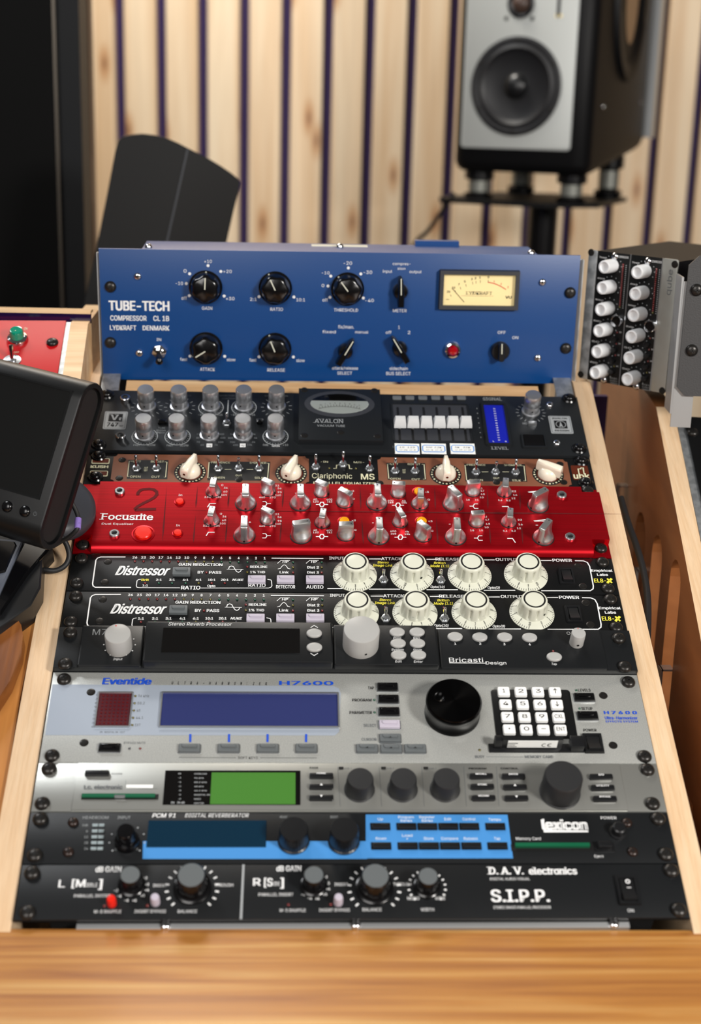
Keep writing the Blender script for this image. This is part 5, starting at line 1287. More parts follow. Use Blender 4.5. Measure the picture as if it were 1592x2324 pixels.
def distressor(v, label, second):
    d = rack('compressor', label, 'audio compressor', v, 1, .003); d.root['group'] = 'black compressors with ivory dials'
    panel(d, PW, .0437, .003, 'black_panel')
    lay = rack_layout
    T = d.T
    # layout measured on the upper unit
    d.ray = lambda px, py, z=0: lay.ray(px, py, z)
    d.zoom(130, 1240, 2.527)
    reds, yel, grn = (26, 23, 20, 17, 14, 12), (10, 9, 8, 7), (6, 5, 4, 3, 2, 1)
    for i, nmb in enumerate(reds + yel + grn):
        X = 445 + i * 49.7; d.part('led', CACHE['led_%s_m' % ('red' if nmb in reds else 'yellow' if nmb in yel else 'green')], X, 86 + i * .3)
        T(str(nmb), X - (13 if nmb > 9 else 5), X + (13 if nmb > 9 else 5), 71 + i * .3, 58 + i * .3, bold=.03)
    T('Distressor', 333, 650, 166, 115, bold=.035, it=.32)
    T('GAIN REDUCTION', 697, 947, 113, 98, bold=.03); T('BY', 806, 840, 157, 142, bold=.03); T('PASS', 872, 941, 158, 143, bold=.03)
    T('REDLINE', 1107, 1205, 125, 112, bold=.03); T('1% THD', 1107, 1192, 155, 142, bold=.03)
    d.part('led', CACHE['led_red_m'], 856, 150); d.part('led', CACHE['led_red_m'], 1090, 118); d.part('led', CACHE['led_yellow_m'], 1090, 148)
    d.part('push_button', CACHE['btn_wide_grey'], 714, 152, label='dark grey push button')
    d.part('push_button', CACHE['btn_wide'], 1145, 197, label='lilac grey push button'); d.part('push_button', CACHE['btn_wide'], 1311, 197, label='lilac grey push button'); d.part('push_button', CACHE['btn_wide'], 1478, 197, label='lilac grey push button')
    xs = [504, 583, 658, 736, 811, 886, 961, 1037]
    for i, (X, t, c) in enumerate(zip(xs, (('Brit' if not second else '1:1'), '2:1', '3:1', '4:1', '6:1', '10:1', '20:1', 'NUKE'), ('red', 'green', 'green', 'green', 'yellow', 'red', 'red', 'off'))):
        w = 32 if t == 'NUKE' else 21 if len(t) > 3 else 16
        T(t, X - w, X + w, 199, 187, 'ink_yellow' if t == 'Brit' else 'ink_white', bold=.03, it=.2 if t == 'NUKE' else 0); d.part('led', CACHE['led_%s_m' % c], X, 211)
    (not second) and T('1:1', 489, 520, 231, 220, bold=.03); T('Opto', 861, 907, 234, 222, bold=.03); T('RATIO', 711, 820, 248, 228, bold=.03); T('RATIO', 1097, 1195, 233, 215, bold=.03)
    T('DETECTOR', 1256, 1365, 242, 224, bold=.03); T('AUDIO', 1430, 1527, 243, 225, bold=.03)
    d.line([(480, 190), (466, 192), (458, 198), (454, 228), (458, 236), (470, 238), (705, 239)], .0007); d.line([(824, 240), (1212, 240), (1226, 236), (1232, 228), (1230, 200), (1226, 194), (1206, 190)], .0007)
    d.line([(392, 62), (250, 62), (232, 68), (222, 80), (203, 215), (206, 228), (218, 236), (424, 237)], .0011)
    c_ = [(973, 132), (1068, 134)]; d.line(c_, .0006)
    d.line([(983, 132), (988, 118), (1000, 114), (1012, 118), (1020, 133), (1030, 146), (1040, 150), (1050, 146), (1058, 134)], .0007)
    for ox in (0, 164):
        d.line([(1264 + ox, 99), (1284 + ox, 82), (1336 + ox, 82)], .0006)
        T('HP', 1293 + ox, 1327 + ox, 96, 84, bold=.03, it=.1)
        for j, c in enumerate(('green', 'yellow', 'red')): d.part('led', CACHE['led_%s_m' % c], 1353 + ox, 91 + j * 30)
    d.line([(1266, 131), (1280, 128), (1290, 116), (1298, 108), (1308, 108), (1316, 116), (1324, 128), (1338, 131)], .0006)
    T('Link', 1277, 1328, 156, 143, bold=.03); T('Dist 2', 1435, 1501, 128, 115, bold=.03); T('Dist 3', 1435, 1501, 157, 144, bold=.03)
    d.line([(1230, 69), (1527, 71)], .0011)
    for p in ((290, 88), (272, 205)): d.part('flat_screw', CACHE['flat_screw'], *p)
    for p in ((140, 72), (112, 212)): d.part('rack_screw', CACHE['rack_screw'], *p)
    d.zoom(740, 1240, 2.274)
    for X, a in zip((150, 445, 742, 1033), ((0, 269, 122, -32) if not second else (-14, -14, 30, 281))):
        k = d.part('rotary_knob', CACHE['dial_knob'], X, 150, 0 if not second else .4, label='ivory fluted knob'); k.rotation_euler[2] = R_(a)
        link('dial_print', CACHE['dial_print'], k, label='black dial numbers')
    for t, X0, X1, Y in (('INPUT', 18, 92, 69), ('ATTACK', 286, 392, 72), ('RELEASE', 568, 692, 74), ('OUTPUT', 878, 992, 76), ('POWER', 1172, 1271, 80)): T(t, X0, X1, Y, Y - 14, bold=.03)
    for a, b, Y in ((222, 285, 66), (520, 567, 68), (815, 872, 71), (1110, 1166, 74)): d.line([(a, Y), (b, Y)], .0010)
    for a, b, Y in ((8, 86, 219), (222, 384, 222), (520, 682, 225), (815, 978, 228)): d.line([(a, Y), (b, Y)], .0010)
    d.line([(1286, 75), (1330, 76), (1350, 84), (1362, 104), (1381, 205), (1380, 220), (1366, 230), (1112, 230)], .0011)
    T('Stereo', 266, 327, 89, 78, 'ink_yellow', .02, .2); T('Image Link', 242, 347, 105, 93, 'ink_yellow', .02, .2); T('British', 558, 620, 92, 81, 'ink_yellow', .02, .2); T('Mode (1:1)', 540, 638, 108, 96, 'ink_yellow', .02, .2)
    T('Opto(10)', 540, 615, 216, 204, bold=.02, it=.2); T('Opto(0)', 835, 900, 220, 208, bold=.02, it=.2)
    for X, Y in ((297, 178), (592, 180)):
        d.part('toggle_switch', CACHE['toggle_small'], X, Y); d.part('led', CACHE['led_red_m'], X - 2, Y - 58); d.line([(X - 4, Y - 48), (X - 2, Y - 36)], .0006, 'ink_yellow')
    d.part('power_switch', CACHE['rocker_black'], 1243, 158)
    T('Empirical', 1372, 1480, 132, 120, bold=.03); T('Labs', 1402, 1457, 153, 141, bold=.03); T('EL8-', 1388, 1448, 187, 168, 'ink_yellow', .03)
    d.line([(1452, 167), (1478, 190)], .0016, 'ink_yellow'); d.line([(1476, 167), (1453, 190)], .0022, 'ink_yellow')
    for p in ((1305, 99), (1328, 206)): d.part('flat_screw', CACHE['flat_screw'], *p)
    for p in ((1428, 85), (1457, 222)): d.part('rack_screw', CACHE['rack_screw'], *p)
    d.finish()
class L_: pass
rack_layout = L_(); _f = RACK @ Matrix.Translation((0, -.5 * U, .003)); _fi = _f.inverted()
def _lray(px, py, z=0):
    dd = _fi.to_3x3() @ (B @ Vector((px - W_PX / 2, H_PX / 2 - py, -F_PX))); o = _fi @ CAM; t = (z - o.z) / dd.z; p = o + t * dd; return p.x, p.y
rack_layout.ray = _lray
distressor(0, 'upper of two black compressors with four ivory dial knobs, directly below the red equalizer', False)
distressor(1, 'lower of two black compressors with four ivory dial knobs, partly covered by the reverb below', True)
# ---------------- black stereo reverb with pale grey round knobs
d = rack('reverb_processor', 'matte black stereo reverb with thick front, pale grey round knobs and oval buttons', 'reverb unit', 2, 1, .003); T = d.T
M7Z = .006
def _m7(bm):
    box(bm, PW, .0437, -.003, .005, 0, .0005)
    for a_, b_, h_ in ((180, 324, .0078), (326, 756, .0135), (758, 995, .0105), (997, 1372, .0064)):
        xa, xb = d.ray(a_, 1470, h_)[0], d.ray(b_, 1470, h_)[0]; box(bm, xb - xa, .0435, .0045, h_, .0015, .0014, cx=(xa + xb) / 2)
d.body('front_panel', 'm7_black', _m7)
d.body('chassis', 'black_matte', lambda bm: box(bm, .434, .040, -.12, -.0028))
def ZBf(px): return .0078 if px < 325 else .0135 if px < 757 else .0105 if px < 996 else .0064
def P7(name, me, X, Y, label=None, rz=0):
    ZB = ZBf(d.zo[0] + X / d.zo[2]); x, y = d.q(X, Y, ZB); return link(name, me, d.root, (x, y, ZB), rz, label)
def T7(t, x0, x1, yb, yt, **k): d.T(t, x0, x1, yb, yt, zb=ZBf(d.zo[0] + x1 / d.zo[2]), **k)
ZB = .0078
def cyl(r, h, b=.0012): return lambda bm: lathe(bm, [(r, 0), (r, h - b), (r - b * .35, h - b * .3), (r - b, h), (.0001, h)], 44)
def setscrew(bm, r, z): bm.faces.new([bm.verts.new((x, -r - .0001, z + y)) for x, y in circ(.0011, 8)]).material_index = 1
d.zoom(100, 1390, 2.341)
k = P7('rotary_knob', mesh('m7a', ['lightgrey', 'btn_red'], lambda bm: (cyl(.0108, .0176)(bm), lathe(bm, [(.0006, .0176), (.0006, .0178)], 8, cy=.008, cx=-.002, mi=1))), 400, 184, 'pale grey knob')
T7('M7', 257, 330, 120, 90, c='ink_grey', bold=.01); T7('Input', 367, 417, 254, 243, it=.15); T7('Stereo Reverb Processor', 660, 1000, 71, 54, it=.2, bold=.015)
for X, Y in ((318, 172), (326, 203), (353, 226), (437, 226), (470, 204), (485, 173), (477, 142)):
    x, y = d.q(X, Y, ZB); d.ldot(x, y, .0006, 'ink_white', ZB + .0003)
ZB = .0135; x, y = d.q(995, 150, ZB)
dp = link('display', mesh('m7dis', 'lcd_dark', lambda bm: box(bm, .1135, .0262, 0, .0006, .0005)), d.root, (x, y, ZB), label='dark glossy display window')
mesh('oval_btn', 'lightgrey', lambda bm: loft(bm, [Z([(a * 1.38, b) for a, b in circ(r, 28)], z) for r, z in ((.0047, 0), (.0047, .0012), (.0043, .0018), (.0030, .0021))]), 60)
for p in ((1436, 113), (1437, 188)): P7('oval_button', CACHE['oval_btn'], *p, 'pale grey oval button')
for Y, s_ in ((78, -1), (222, 1)):
    a = [d.q(1417, Y - s_ * 4, ZB), d.q(1436, Y + s_ * 8, ZB), d.q(1456, Y - s_ * 4, ZB)]; d.lline(a, .0006, z=ZB + .0003)
for p in ((140, 108), (112, 275)):
    x, y = d.q(*p, .005); link('rack_screw', CACHE['rack_screw'], d.root, (x, y, .005))
d.zoom(760, 1390, 2.274); ZB = .0064
P7('data_wheel', mesh('m7w', ['lightgrey', 'cross'], lambda bm: (cyl(.0150, .0205, .0016)(bm), setscrew(bm, .0150, .0055))), 134, 168, 'large pale grey knob', .25)
P7('rotary_knob', mesh('m7s', ['lightgrey', 'cross'], lambda bm: (cyl(.0060, .0135, .0008)(bm), setscrew(bm, .0060, .004))), 1248, 158, 'small pale grey knob')
link('red_mark', mesh('rm', 'btn_red', lambda bm: lathe(bm, [(.0004, 0), (.0004, .0003)], 6)), bpy.context.scene.objects.get(d.root.name).children[-1], (0, .0046, .0135))
for p in ((322, 104), (425, 104), (327, 162), (427, 162), (330, 222), (432, 222), (621, 128), (749, 130), (877, 130), (1006, 132), (1133, 232)): P7('oval_button', CACHE['oval_btn'], *p, 'pale grey oval button')
for t, X0, X1, Y in (('Prog', 303, 344, 138), ('Reg', 406, 441, 138), ('System', 293, 358, 198), ('Store', 405, 451, 199), ('Edit', 313, 348, 259), ('Enter', 409, 457, 260)): T7(t, X0, X1, Y, Y - 11, it=.15, bold=.015)
for t, X, Y in (('1', 623, 168), ('2', 752, 168), ('3', 877, 170), ('4', 1008, 171)): T7(t, X - 5, X + 5, Y, Y - 11, bold=.02)
T7('Tap', 1119, 1149, 272, 261, it=.15); T7('Bricasti', 592, 768, 258, 235, bold=.015); T7('Design', 780, 887, 269, 254, bold=.015)
d.lline([d.q(592, 261, ZB), d.q(778, 263, ZB)], .0006, z=ZB + .0003)
d.lline([(a + d.q(1207, 108, ZB)[0], b + d.q(1207, 108, ZB)[1]) for a, b in circ(.0014, 14)], .0003, closed=True, z=ZB + .0003)
x, y = d.q(1128, 200, ZB); link('led', CACHE['led_red_m'], d.root, (x, y, ZB))
for p in ((1467, 137), (1497, 283)):
    x, y = d.q(*p, .005); link('rack_screw', CACHE['rack_screw'], d.root, (x, y, .005))
d.finish()

# ---------------- silver harmonizer
d = rack('effects_processor', 'silver two-unit effects processor with keypad, big glossy black wheel and dark blue display', 'effects unit', 3, 2, .003); T = d.T
panel(d, PW, .0885, .003, 'h_silver')
d.zoom(70, 1520, 2.274)
pts = [(112, 76), (640, 80), (1560, 84), (1590, 96), (1600, 120), (1592, 320), (1570, 340), (74, 338)]
d.patch(pts, 'h_blue', .00012)
T('Eventide', 370, 622, 76, 44, 'ink_blue', .05, .12); T('H7600', 1285, 1560, 80, 60, 'ink_blue', .03)
for i, ch in enumerate('ULTRA-HARMONIZER'): T(ch, 727 + i * 32.3 - 0, 727 + i * 32.3 + (8 if ch != 'I' else 3), 76 + i * .3, 61 + i * .3, 'ink_black', .02, .1)
x, y = d.q(430, 207)
lm = link('level_meter', mesh('h_lm', 'steel', lambda bm: frame_ring(bm, .0285, .0355, .0012, 0, .0016, .001, bev=.0003)), d.root, (x, y, 0), label='bright framed level meter')
def _mx(bm):
    box(bm, .0262, .0332, -.0, .0006)
link('meter_window', mesh('h_mw', 'led_matrix', _mx), lm, label='dark red window')
for i in range(7):
    for j in range(9): d.ldot(x - .0098 + i * .0033, y - .0135 + j * .0034, .0009, 'engrave', .0009, 6)
for i, t in enumerate(('96 kHz', '88.2', '48', '44.1', 'EXT')):
    X, Y = 540 - i * 4, 136 + i * 37.5; d.part('led', CACHE['led_yellow_m'], X, Y); T(t, X + 14, X + 14 + 9.5 * len(t), Y + 6, Y - 7, 'ink_dim')
for i in range(9): T(('0', '3', '6', '9', '12', '15', '18', '24', '40')[i], 342 - i * 3 - 6, 352 - i * 3, 135 + i * 20.5, 126 + i * 20.5, 'ink_dim')
T('IN   DIGITAL IN   OUT', 356, 486, 327, 318, 'ink_dim', .01)
x, y = d.q(1132, 210)
ds = link('display', mesh('h_ds', 'steel', lambda bm: frame_ring(bm, .1440, .0358, .0014, 0, .0020, .001, bev=.0004)), d.root, (x, y, 0), label='silver framed display')
link('display_window', mesh('h_dw', 'lcd_navy', lambda bm: box(bm, .1413, .0332, 0, .0008)), ds, label='navy blue screen')
for X in (824, 1024, 1223, 1422): d.line([(X, 333), (X - 1, 374)], .0018, 'ink_blue')
T('SOFT KEYS', 1070, 1172, 461, 449, 'ink_black'); d.line([(765, 453), (1060, 455)], .0003, 'ink_black'); d.line([(1185, 455), (1476, 456)], .0003, 'ink_black'); T('BYPASS MUTE', 480, 592, 383, 372, 'ink_dim')
def framed(k, m):
    def fn(bm):
        frame_ring(bm, .0182, .0092, .0008, 0, .0008, .0010, bev=.0002)
        box(bm, .0164, .0074, 0, .0028, .0005, .0005, mi=1); box(bm, .0120, .0032, .0028, .0038, .0014, .0004, cy=.0012, mi=1)
    return mesh(k, ['steel', m], fn, 40)
kg = framed('key_grey', 'btn_grey'); kb = framed('key_black', 'black_gloss'); kl = framed('key_lilac', 'btn_lilac')
for X in (820, 1022, 1224, 1423): d.part('soft_key', kg, X, 410, label='grey rubber key')
d.part('push_button', kb, 407, 407, label='black key')
for X in (510, 565): d.part('led', CACHE['led_off_m'] if X == 510 else CACHE['led_red_m'], X, 407)
for p in ((311, 116), (275, 377)): d.part('flat_screw', CACHE['flat_grey_screw'], *p)
for p in ((172, 52), (110, 446)): d.part('rack_screw', CACHE['rack_screw'], *p)
d.zoom(760, 1520, 2.151)
for X, Y, m in ((258, 89, kb), (262, 148, kb), (265, 209, kb), (268, 272, kl), (271, 339, kg), (158, 389, kg), (276, 390, kg), (393, 390, kg), (1218, 139, kb), (1234, 229, kb)): d.part('push_button', m, X, Y, label='lilac key' if m is kl else 'black key' if m is kb else 'dark grey key')
for t, X0, X1, Y, c in (('TAP', 163, 192, 96, 'ink_black'), ('PROGRAM', 86, 180, 155, 'ink_black'), ('PARAMETER', 73, 182, 216, 'ink_black'), ('SELECT', 142, 203, 279, 'ink_dim'), ('CURSOR', 132, 205, 347, 'ink_dim'), ('LEVELS', 1191, 1251, 107, 'ink_black'), ('SETUP', 1207, 1260, 197, 'ink_black'), ('POWER', 1216, 1280, 302, 'ink_black'), ('BUSY', 687, 732, 432, 'ink_dim'), ('MEMORY CARD', 930, 1068, 432, 'ink_dim')): T(t, X0, X1, Y, Y - 13, c, .02)
d.line([(742, 426), (922, 427)], .0003, 'ink_dim')
for X, Y, a in ((273, 329, 90), (160, 379, 180), (276, 380, 270), (395, 380, 0)):
    x, y = d.q(X, Y, .0038); b = d.bm('ink_black', .0040); b.faces.new([b.verts.new((x + p, y + q, .0040)) for p, q in circ(.0010, 3, R_(a))])
for p in ((193, 148), (195, 209), (1180, 101), (1196, 190)): d.part('led', CACHE['led_green_m'], *p)
d.part('led', CACHE['led_yellow_m'], 708, 393)
def _wheel(bm):
    lathe(bm, [(.0225, 0), (.0225, .003), (.0222, .0035), (.0222, .0130), (.0225, .0135), (.0225, .0165), (.0213, .0182)], 72, cap1=False)
    n = 72   # flat top with a finger dimple
    ring = lambda r, z, cx=0, cy=0: [(cx + r * math.cos(2 * PI * i / n), cy + r * math.sin(2 * PI * i / n), z) for i in range(n)]
    loft(bm, [ring(.0213, .0182), ring(.0052, .0182, -.0120, .0030), ring(.0044, .0172, -.0120, .0030), ring(.0020, .0162, -.0120, .0030)], cap0=False)
wm = mat('wheel_black', '0a0a0b', .22, .8, aniso=.8)
d.part('data_wheel', mesh('h_wheel', 'wheel_black', _wheel, 40), 573, 215, label='large glossy black data wheel')
kx, ky = d.q(975, 218)
kp = link('keypad', mesh('h_kp', 'black_panel', lambda bm: box(bm, .0655, .0490, 0, .0008, .003, .0003)), d.root, (kx - .0005, ky + .0003, 0), label='black keypad field with white keys')
rows = (('1', '2', '3', '^'), ('4', '5', '6', 'v'), ('7', '8', '9', 'CXL'), ('.', '0', '-', 'ENT'))
km = mesh('kp_key', 'key_white', lambda bm: loft(bm, [Z(rrect(.0100, .0092, .0012, 3), .0008), Z(rrect(.0096, .0088, .0012, 3), .0032), Z(rrect(.0088, .0080, .001, 3), .0036)]))
for j in range(4):
    for i in range(4):
        X = 824 + i * 83.5 + j * 9; Y = 116 + j * 61.5 + i * .5
        x, y = d.q(X, Y, 0); link('number_key' if i < 3 else 'function_key', km, kp, (x - kp.location.x, y - kp.location.y, 0), label='white key')
        t = rows[j][i]; zt = .0038
        if t == '^' or t == 'v':
            s_ = 1 if t == '^' else -1; d.lline([(x, y - .0022), (x, y + .0022)], .0005, 'ink_black', z=zt); d.lline([(x - .0014, y + s_ * .0008), (x, y + s_ * .0024), (x + .0014, y + s_ * .0008)], .0005, 'ink_black', z=zt)
        elif t == '.': d.ldot(x, y, .0006, 'ink_black', zt)
        elif t == '-': d.lline([(x - .0018, y), (x + .0018, y)], .0005, 'ink_black', z=zt)
        else: d.text(t, x, y - .0018, .0042 if len(t) == 1 and t != '1' else .0020 if t == '1' else .0070, .0036, 'ink_black', .01, 0, zt)
# memory card in its slot
x, y = d.q(985, 385)
sl = link('memory_card_slot', mesh('mcs', 'black_satin', lambda bm: (box(bm, .0760, .0082, 0, .0012, .0005, .0003), box(bm, .0105, .0110, 0, .0075, .0008, .0005, cx=.0320, cy=.0020), box(bm, .0060, .0060, 0, .0110, .0005, .0004, cx=-.0310, cy=.002))), d.root, (x, y, 0))
link('memory_card', mesh('mcard', ['black_satin', 'paper'], lambda bm: (box(bm, .0480, .0028, .001, .0120, .0004, 0, cx=-.004, cy=.0010), box(bm, .0395, .0004, .0025, .0112, cx=-.004, cy=-.0006, mi=1))), sl, label='memory card with a white printed label')
b = bmesh.new()
for t, cx_, z_, w_, h_ in (('CE', .0095, .0040, .0075, .0040), ('XXXXXXXX', -.016, .0082, .0085, .0010), ('XXXXXX', -.017, .0060, .0065, .0010), ('XXXXXXX', -.016, .0038, .0075, .0010)):
    if t == 'CE':
        for ox in (0, .0045): stroke(b, [(cx_ + ox + .0019 * math.cos(R_(a)), z_ + .0019 + .0019 * math.sin(R_(a))) for a in range(60, 301, 24)], .0006)
        stroke(b, [(cx_ + .0027, z_ + .0019), (cx_ + .0044, z_ + .0019)], .0006)
    else: stroke(b, [(cx_ - w_ / 2, z_), (cx_ + w_ / 2, z_)], h_ * .8)
for v in b.verts: v.co = Vector((v.co.x - .004, -.00095, v.co.y))
me = bpy.data.meshes.new('card_print'); b.to_mesh(me); b.free(); me.materials.append(MATS['ink_black']); link('card_print', me, sl, label='black print on the card label')
T('SAMPLER 2 MADE IN CHINA', 949, 1075, 346, 341, 'ink_grey', .01)
d.part('power_switch', mesh('h_pw', 'black_satin', rocker_mesh(.0160, .0188)), 1262, 362)
for p in ((1312, 126), (1360, 369)): d.part('flat_screw', CACHE['flat_grey_screw'], *p)
T('H 7 6 0 0', 1318, 1476, 217, 203, 'ink_blue', .05); T('Ultra-Harmonizer', 1322, 1480, 243, 229, 'ink_blue', .03); T('EFFECTS SYSTEM', 1326, 1482, 258, 249, 'ink_blue', .02)
for p in ((1434, 63), (1513, 426)): d.part('rack_screw', CACHE['rack_screw'], *p)
d.finish()

# ---------------- brushed aluminium multi effects with green display
d = rack('effects_processor', 'brushed aluminium one-unit effects processor with green display and four black knobs', 'effects unit', 5, 1, .003); T = d.T
panel(d, PW, .0437, .003, 'tc_silver')
d.zoom(60, 1720, 2.151)
x0_, ya = d.q(215, 30); x1_, yb = d.q(185, 262)
d.body('fascia', 'tc_silver', lambda bm: box(bm, .4220, .0425, 0, .0012, 0, .0003, cx=0), 'brushed raised fascia')
T('t.c. electronic', 280, 468, 157, 138, 'ink_dim', .03, z=.0016); T('POWER', 417, 468, 86, 79, 'ink_dim', z=.0016)
d.patch([(488, 136), (620, 136), (618, 154), (487, 154)], 'paper', .0015); d.line([(486, 115), (486, 150), (640, 155)], .0002, 'ink_dim', z=.0015)
ZT = .0012
def PT(name, me, X, Y, label=None, rz=0):
    x, y = d.q(X, Y, ZT); return link(name, me, d.root, (x, y, ZT), rz, label)
mesh('tc_key', 'black_satin', lambda bm: box(bm, .0185, .0048, 0, .0026, .0012, .0006), 40)
PT('power_button', CACHE['tc_key'], 346, 80, 'black power key')
x, y = d.q(457, 191, ZT); cs = link('card_slot', mesh('tc_cs', ['ink_black', 'pcb_green'], lambda bm: (box(bm, .0580, .0048, 0, .0003), box(bm, .0550, .0028, .0002, .0020, cx=-.001, cy=.0004, mi=1))), d.root, (x, y, ZT), label='slot with green card edge')
link('card_contact', mesh('tc_cc', 'steel', lambda bm: box(bm, .0080, .0020, .0004, .0024, .0004, cy=-.0006)), cs)
x, y = d.q(1006, 146, ZT)
ds = link('display', mesh('tc_ds', 'lcd_dark', lambda bm: box(bm, .1040, .0310, 0, .0004, .0003)), d.root, (x, y, ZT), label='glossy black display window')
x2, y2 = d.q(1108, 150, ZT); link('green_screen', mesh('tc_gs', 'lcd_green', lambda bm: box(bm, .0645, .0285, .0004, .0006)), ds, (x2 - x, y2 - y, 0), label='olive green lcd')
rx = d.q(830, 80, ZT)[0]
for i, t in enumerate(('OVERLOAD', '96 kHz', '88.2 kHz', '48 kHz', '44.1 kHz', 'DIGITAL IN', 'MIDI', 'EDITED')):
    d.T(t, 820, 822 + 7.4 * len(t), 84 + i * 20.5, 77 + i * 20.5, 'ink_grey', .02, z=.0007, zb=ZT)
for i in range(7): d.T(('0', '-3', '-6', '-12', '-18', '-24', '-40')[i], 742, 755, 83 + i * 20.5, 76 + i * 20.5, 'ink_grey', .02, z=.0007, zb=ZT)
d.T('IN', 706, 722, 226, 216, 'ink_grey', .03, z=.0007, zb=ZT); d.T('IN dB', 736, 772, 226, 216, 'ink_grey', .03, z=.0007, zb=ZT)
for X, Y, t in ((1440, 93, 'HOME'), (1440, 146, '^'), (1440, 200, 'v')):
    PT('menu_key', CACHE['tc_key'], X, Y, 'black bar key')
    if len(t) > 1: d.T(t, X - 22, X + 22, Y - 4, Y - 11, z=.0030, zb=ZT, bold=.03)
    else:
        a, b_ = d.q(X, Y - 5, ZT); bb = d.bm('ink_white', .0042); bb.faces.new([bb.verts.new((a + p, b_ + q, .0042)) for p, q in circ(.0013, 3, R_(90 if t == '^' else 270))])
T('PAGE', 1384, 1425, 57, 49, 'ink_black', .02, z=.0015)
for p in ((110, 55), (78, 225)): d.part('rack_screw', CACHE['rack_screw'], *p)
d.zoom(780, 1720, 2.041)
mesh('tc_knob', 'rubber', lambda bm: (lathe(bm, [(.0118, 0), (.0118, .0010), (.0112, .0014), (.0102, .0140), (.0094, .0152), (.0001, .0155)], 44)), 40)
mesh('tc_big', 'rubber', lambda bm: (lathe(bm, [(.0160, 0), (.0160, .0012), (.0154, .0016), (.0148, .0200), (.0136, .0216), (.0001, .0219)], 52)), 40)
for X in (74, 273, 470): PT('rotary_knob', CACHE['tc_knob'], X, 147, 'black rubber knob')
PT('data_wheel', CACHE['tc_big'], 1002, 158, 'large black rubber knob')
for X, Y, t in ((637, 90, 'RECALL'), (642, 139, 'STORE'), (648, 191, 'WIZARD'), (786, 91, 'ENTER'), (793, 141, '^'), (800, 192, 'v'), (1192, 93, 'I/O'), (1200, 144, 'UTILITY'), (1210, 195, 'BYPASS')):
    PT('menu_key', CACHE['tc_key'], X, Y, 'black bar key')
    if len(t) > 1: d.T(t, X - 4.2 * len(t), X + 4.2 * len(t), Y - 2, Y - 9, z=.0030, zb=ZT, bold=.03)
    else:
        a, b_ = d.q(X, Y - 4, ZT); bb = d.bm('ink_white', .0042); bb.faces.new([bb.verts.new((a + p, b_ + q, .0042)) for p, q in circ(.0013, 3, R_(90 if t == '^' else 270))])
for t, X0, X1 in (('PROGRAM', 581, 662), ('CONTROL', 728, 810)): T(t, X0, X1, 58, 50, 'ink_black', .02, z=.0015)
for X0, t in ((-22, 'PAR 1'), (174, 'PAR 2'), (370, 'PAR 3')):
    d.patch([(X0, 46), (X0 + 22, 46), (X0 + 22, 58), (X0, 58)], 'ink_black', .0015); T(t, X0 + 26, X0 + 60, 57, 50, 'ink_dim', z=.0015)
for X in (165, 362, 557, 708, -27): d.line([(X, 45), (X + 12, 230)], .00025, 'ink_dim', z=.0015)
for p in ((1408, 57), (1432, 215)): d.part('rack_screw', CACHE['rack_screw'], *p)
d.finish()

# ---------------- digital reverb with light blue button field
d = rack('reverb_processor', 'dark grey digital reverberator with a light blue field of small black buttons', 'reverb unit', 6, 1, .003); T = d.T
panel(d, PW, .0437, .003, 'lex_grey')
d.zoom(60, 1720, 2.151)
d.patch([(570, 407), (1664, 407), (1664, 494), (568, 494)], 'lex_blue')
T('PCM 91', 614, 732, 292, 272, it=.2, bold=.02); T('DIGITAL REVERBERATOR', 774, 1088, 291, 272, it=.2, bold=.015); T('HEADROOM', 275, 400, 299, 285, 'ink_grey'); T('INPUT', 445, 508, 299, 285, 'ink_grey')
x, y = d.q(882, 372); link('display', mesh('lx_ds', 'lcd_teal', lambda bm: box(bm, .0880, .0228, 0, .0006, .0003)), d.root, (x, y, 0), label='dark teal display window')
for i, t in enumerate(('0dB', '6', '12', '18', '24')):
    Y = 330 + i * 28.5; T(t, 300 - 9 * len(t) - i * 0, 300, Y + 5, Y - 6, 'ink_grey')
    x, y = d.q(352 - i * 2, Y); link('level_led', mesh('lx_led', 'clear_led', lambda bm: [box(bm, .0042, .0022, 0, .0010, .0004, .0003, cx=a) for a in (-.0024, .0024)]), d.root, (x, y, 0), label='pair of clear level lamps')
def _lxk(bm):
    lathe(bm, [(.0092, 0), (.0092, .004), (.0084, .0055)], 36, flute=(18, .0004, 2)); lathe(bm, [(.0070, .005, 0), (.0068, .0150, 0), (.006, .0165, 0), (.0001, .0168)], 36)
d.part('rotary_knob', mesh('lx_in', 'black_gloss', _lxk, 40), 492, 415, label='glossy black input knob')
for i in range(9):
    a = R_(220 - i * 32.5); x, y = d.q(492, 405); d.ldot(x + .0130 * math.cos(a), y + .0130 * math.sin(a), .0007, 'ink_grey')
T('0', 432, 442, 452, 442, 'ink_grey'); T('10', 520, 544, 450, 438, 'ink_grey')
mesh('lx_knob', 'black_satin', lambda bm: lathe(bm, [(.0120, 0, 0), (.0120, .0020, 0), (.0114, .0026, 1), (.0108, .0150, 1), (.0100, .0165, 0), (.0001, .0168, 0)], 96, flute=(32, .0004, 2)), 40)
T('ADJUST', 1237, 1275, 294, 284, 'ink_grey'); T('SELECT', 1484, 1522, 294, 284, 'ink_grey')
for p in ((228, 315), (205, 461)): d.part('panel_screw', CACHE['small_brown_screw'], *p)
for p in ((68, 300), (42, 478)): d.part('rack_screw', CACHE['rack_screw'], *p)
d.part('rotary_knob', CACHE['lx_knob'], 1305, 405, label='black ribbed knob'); d.part('rotary_knob', CACHE['lx_knob'], 1550, 407, label='black ribbed knob')
d.zoom(780, 1720, 2.041)
d.patch([(103, 263), (760, 264), (786, 466), (104, 466)], 'lex_blue', .00018)
mesh('lx_btn', 'black_satin', lambda bm: (box(bm, .0150, .0062, 0, .0008, .0004), box(bm, .0128, .0042, .0008, .0024, .0006, .0005)), 40)
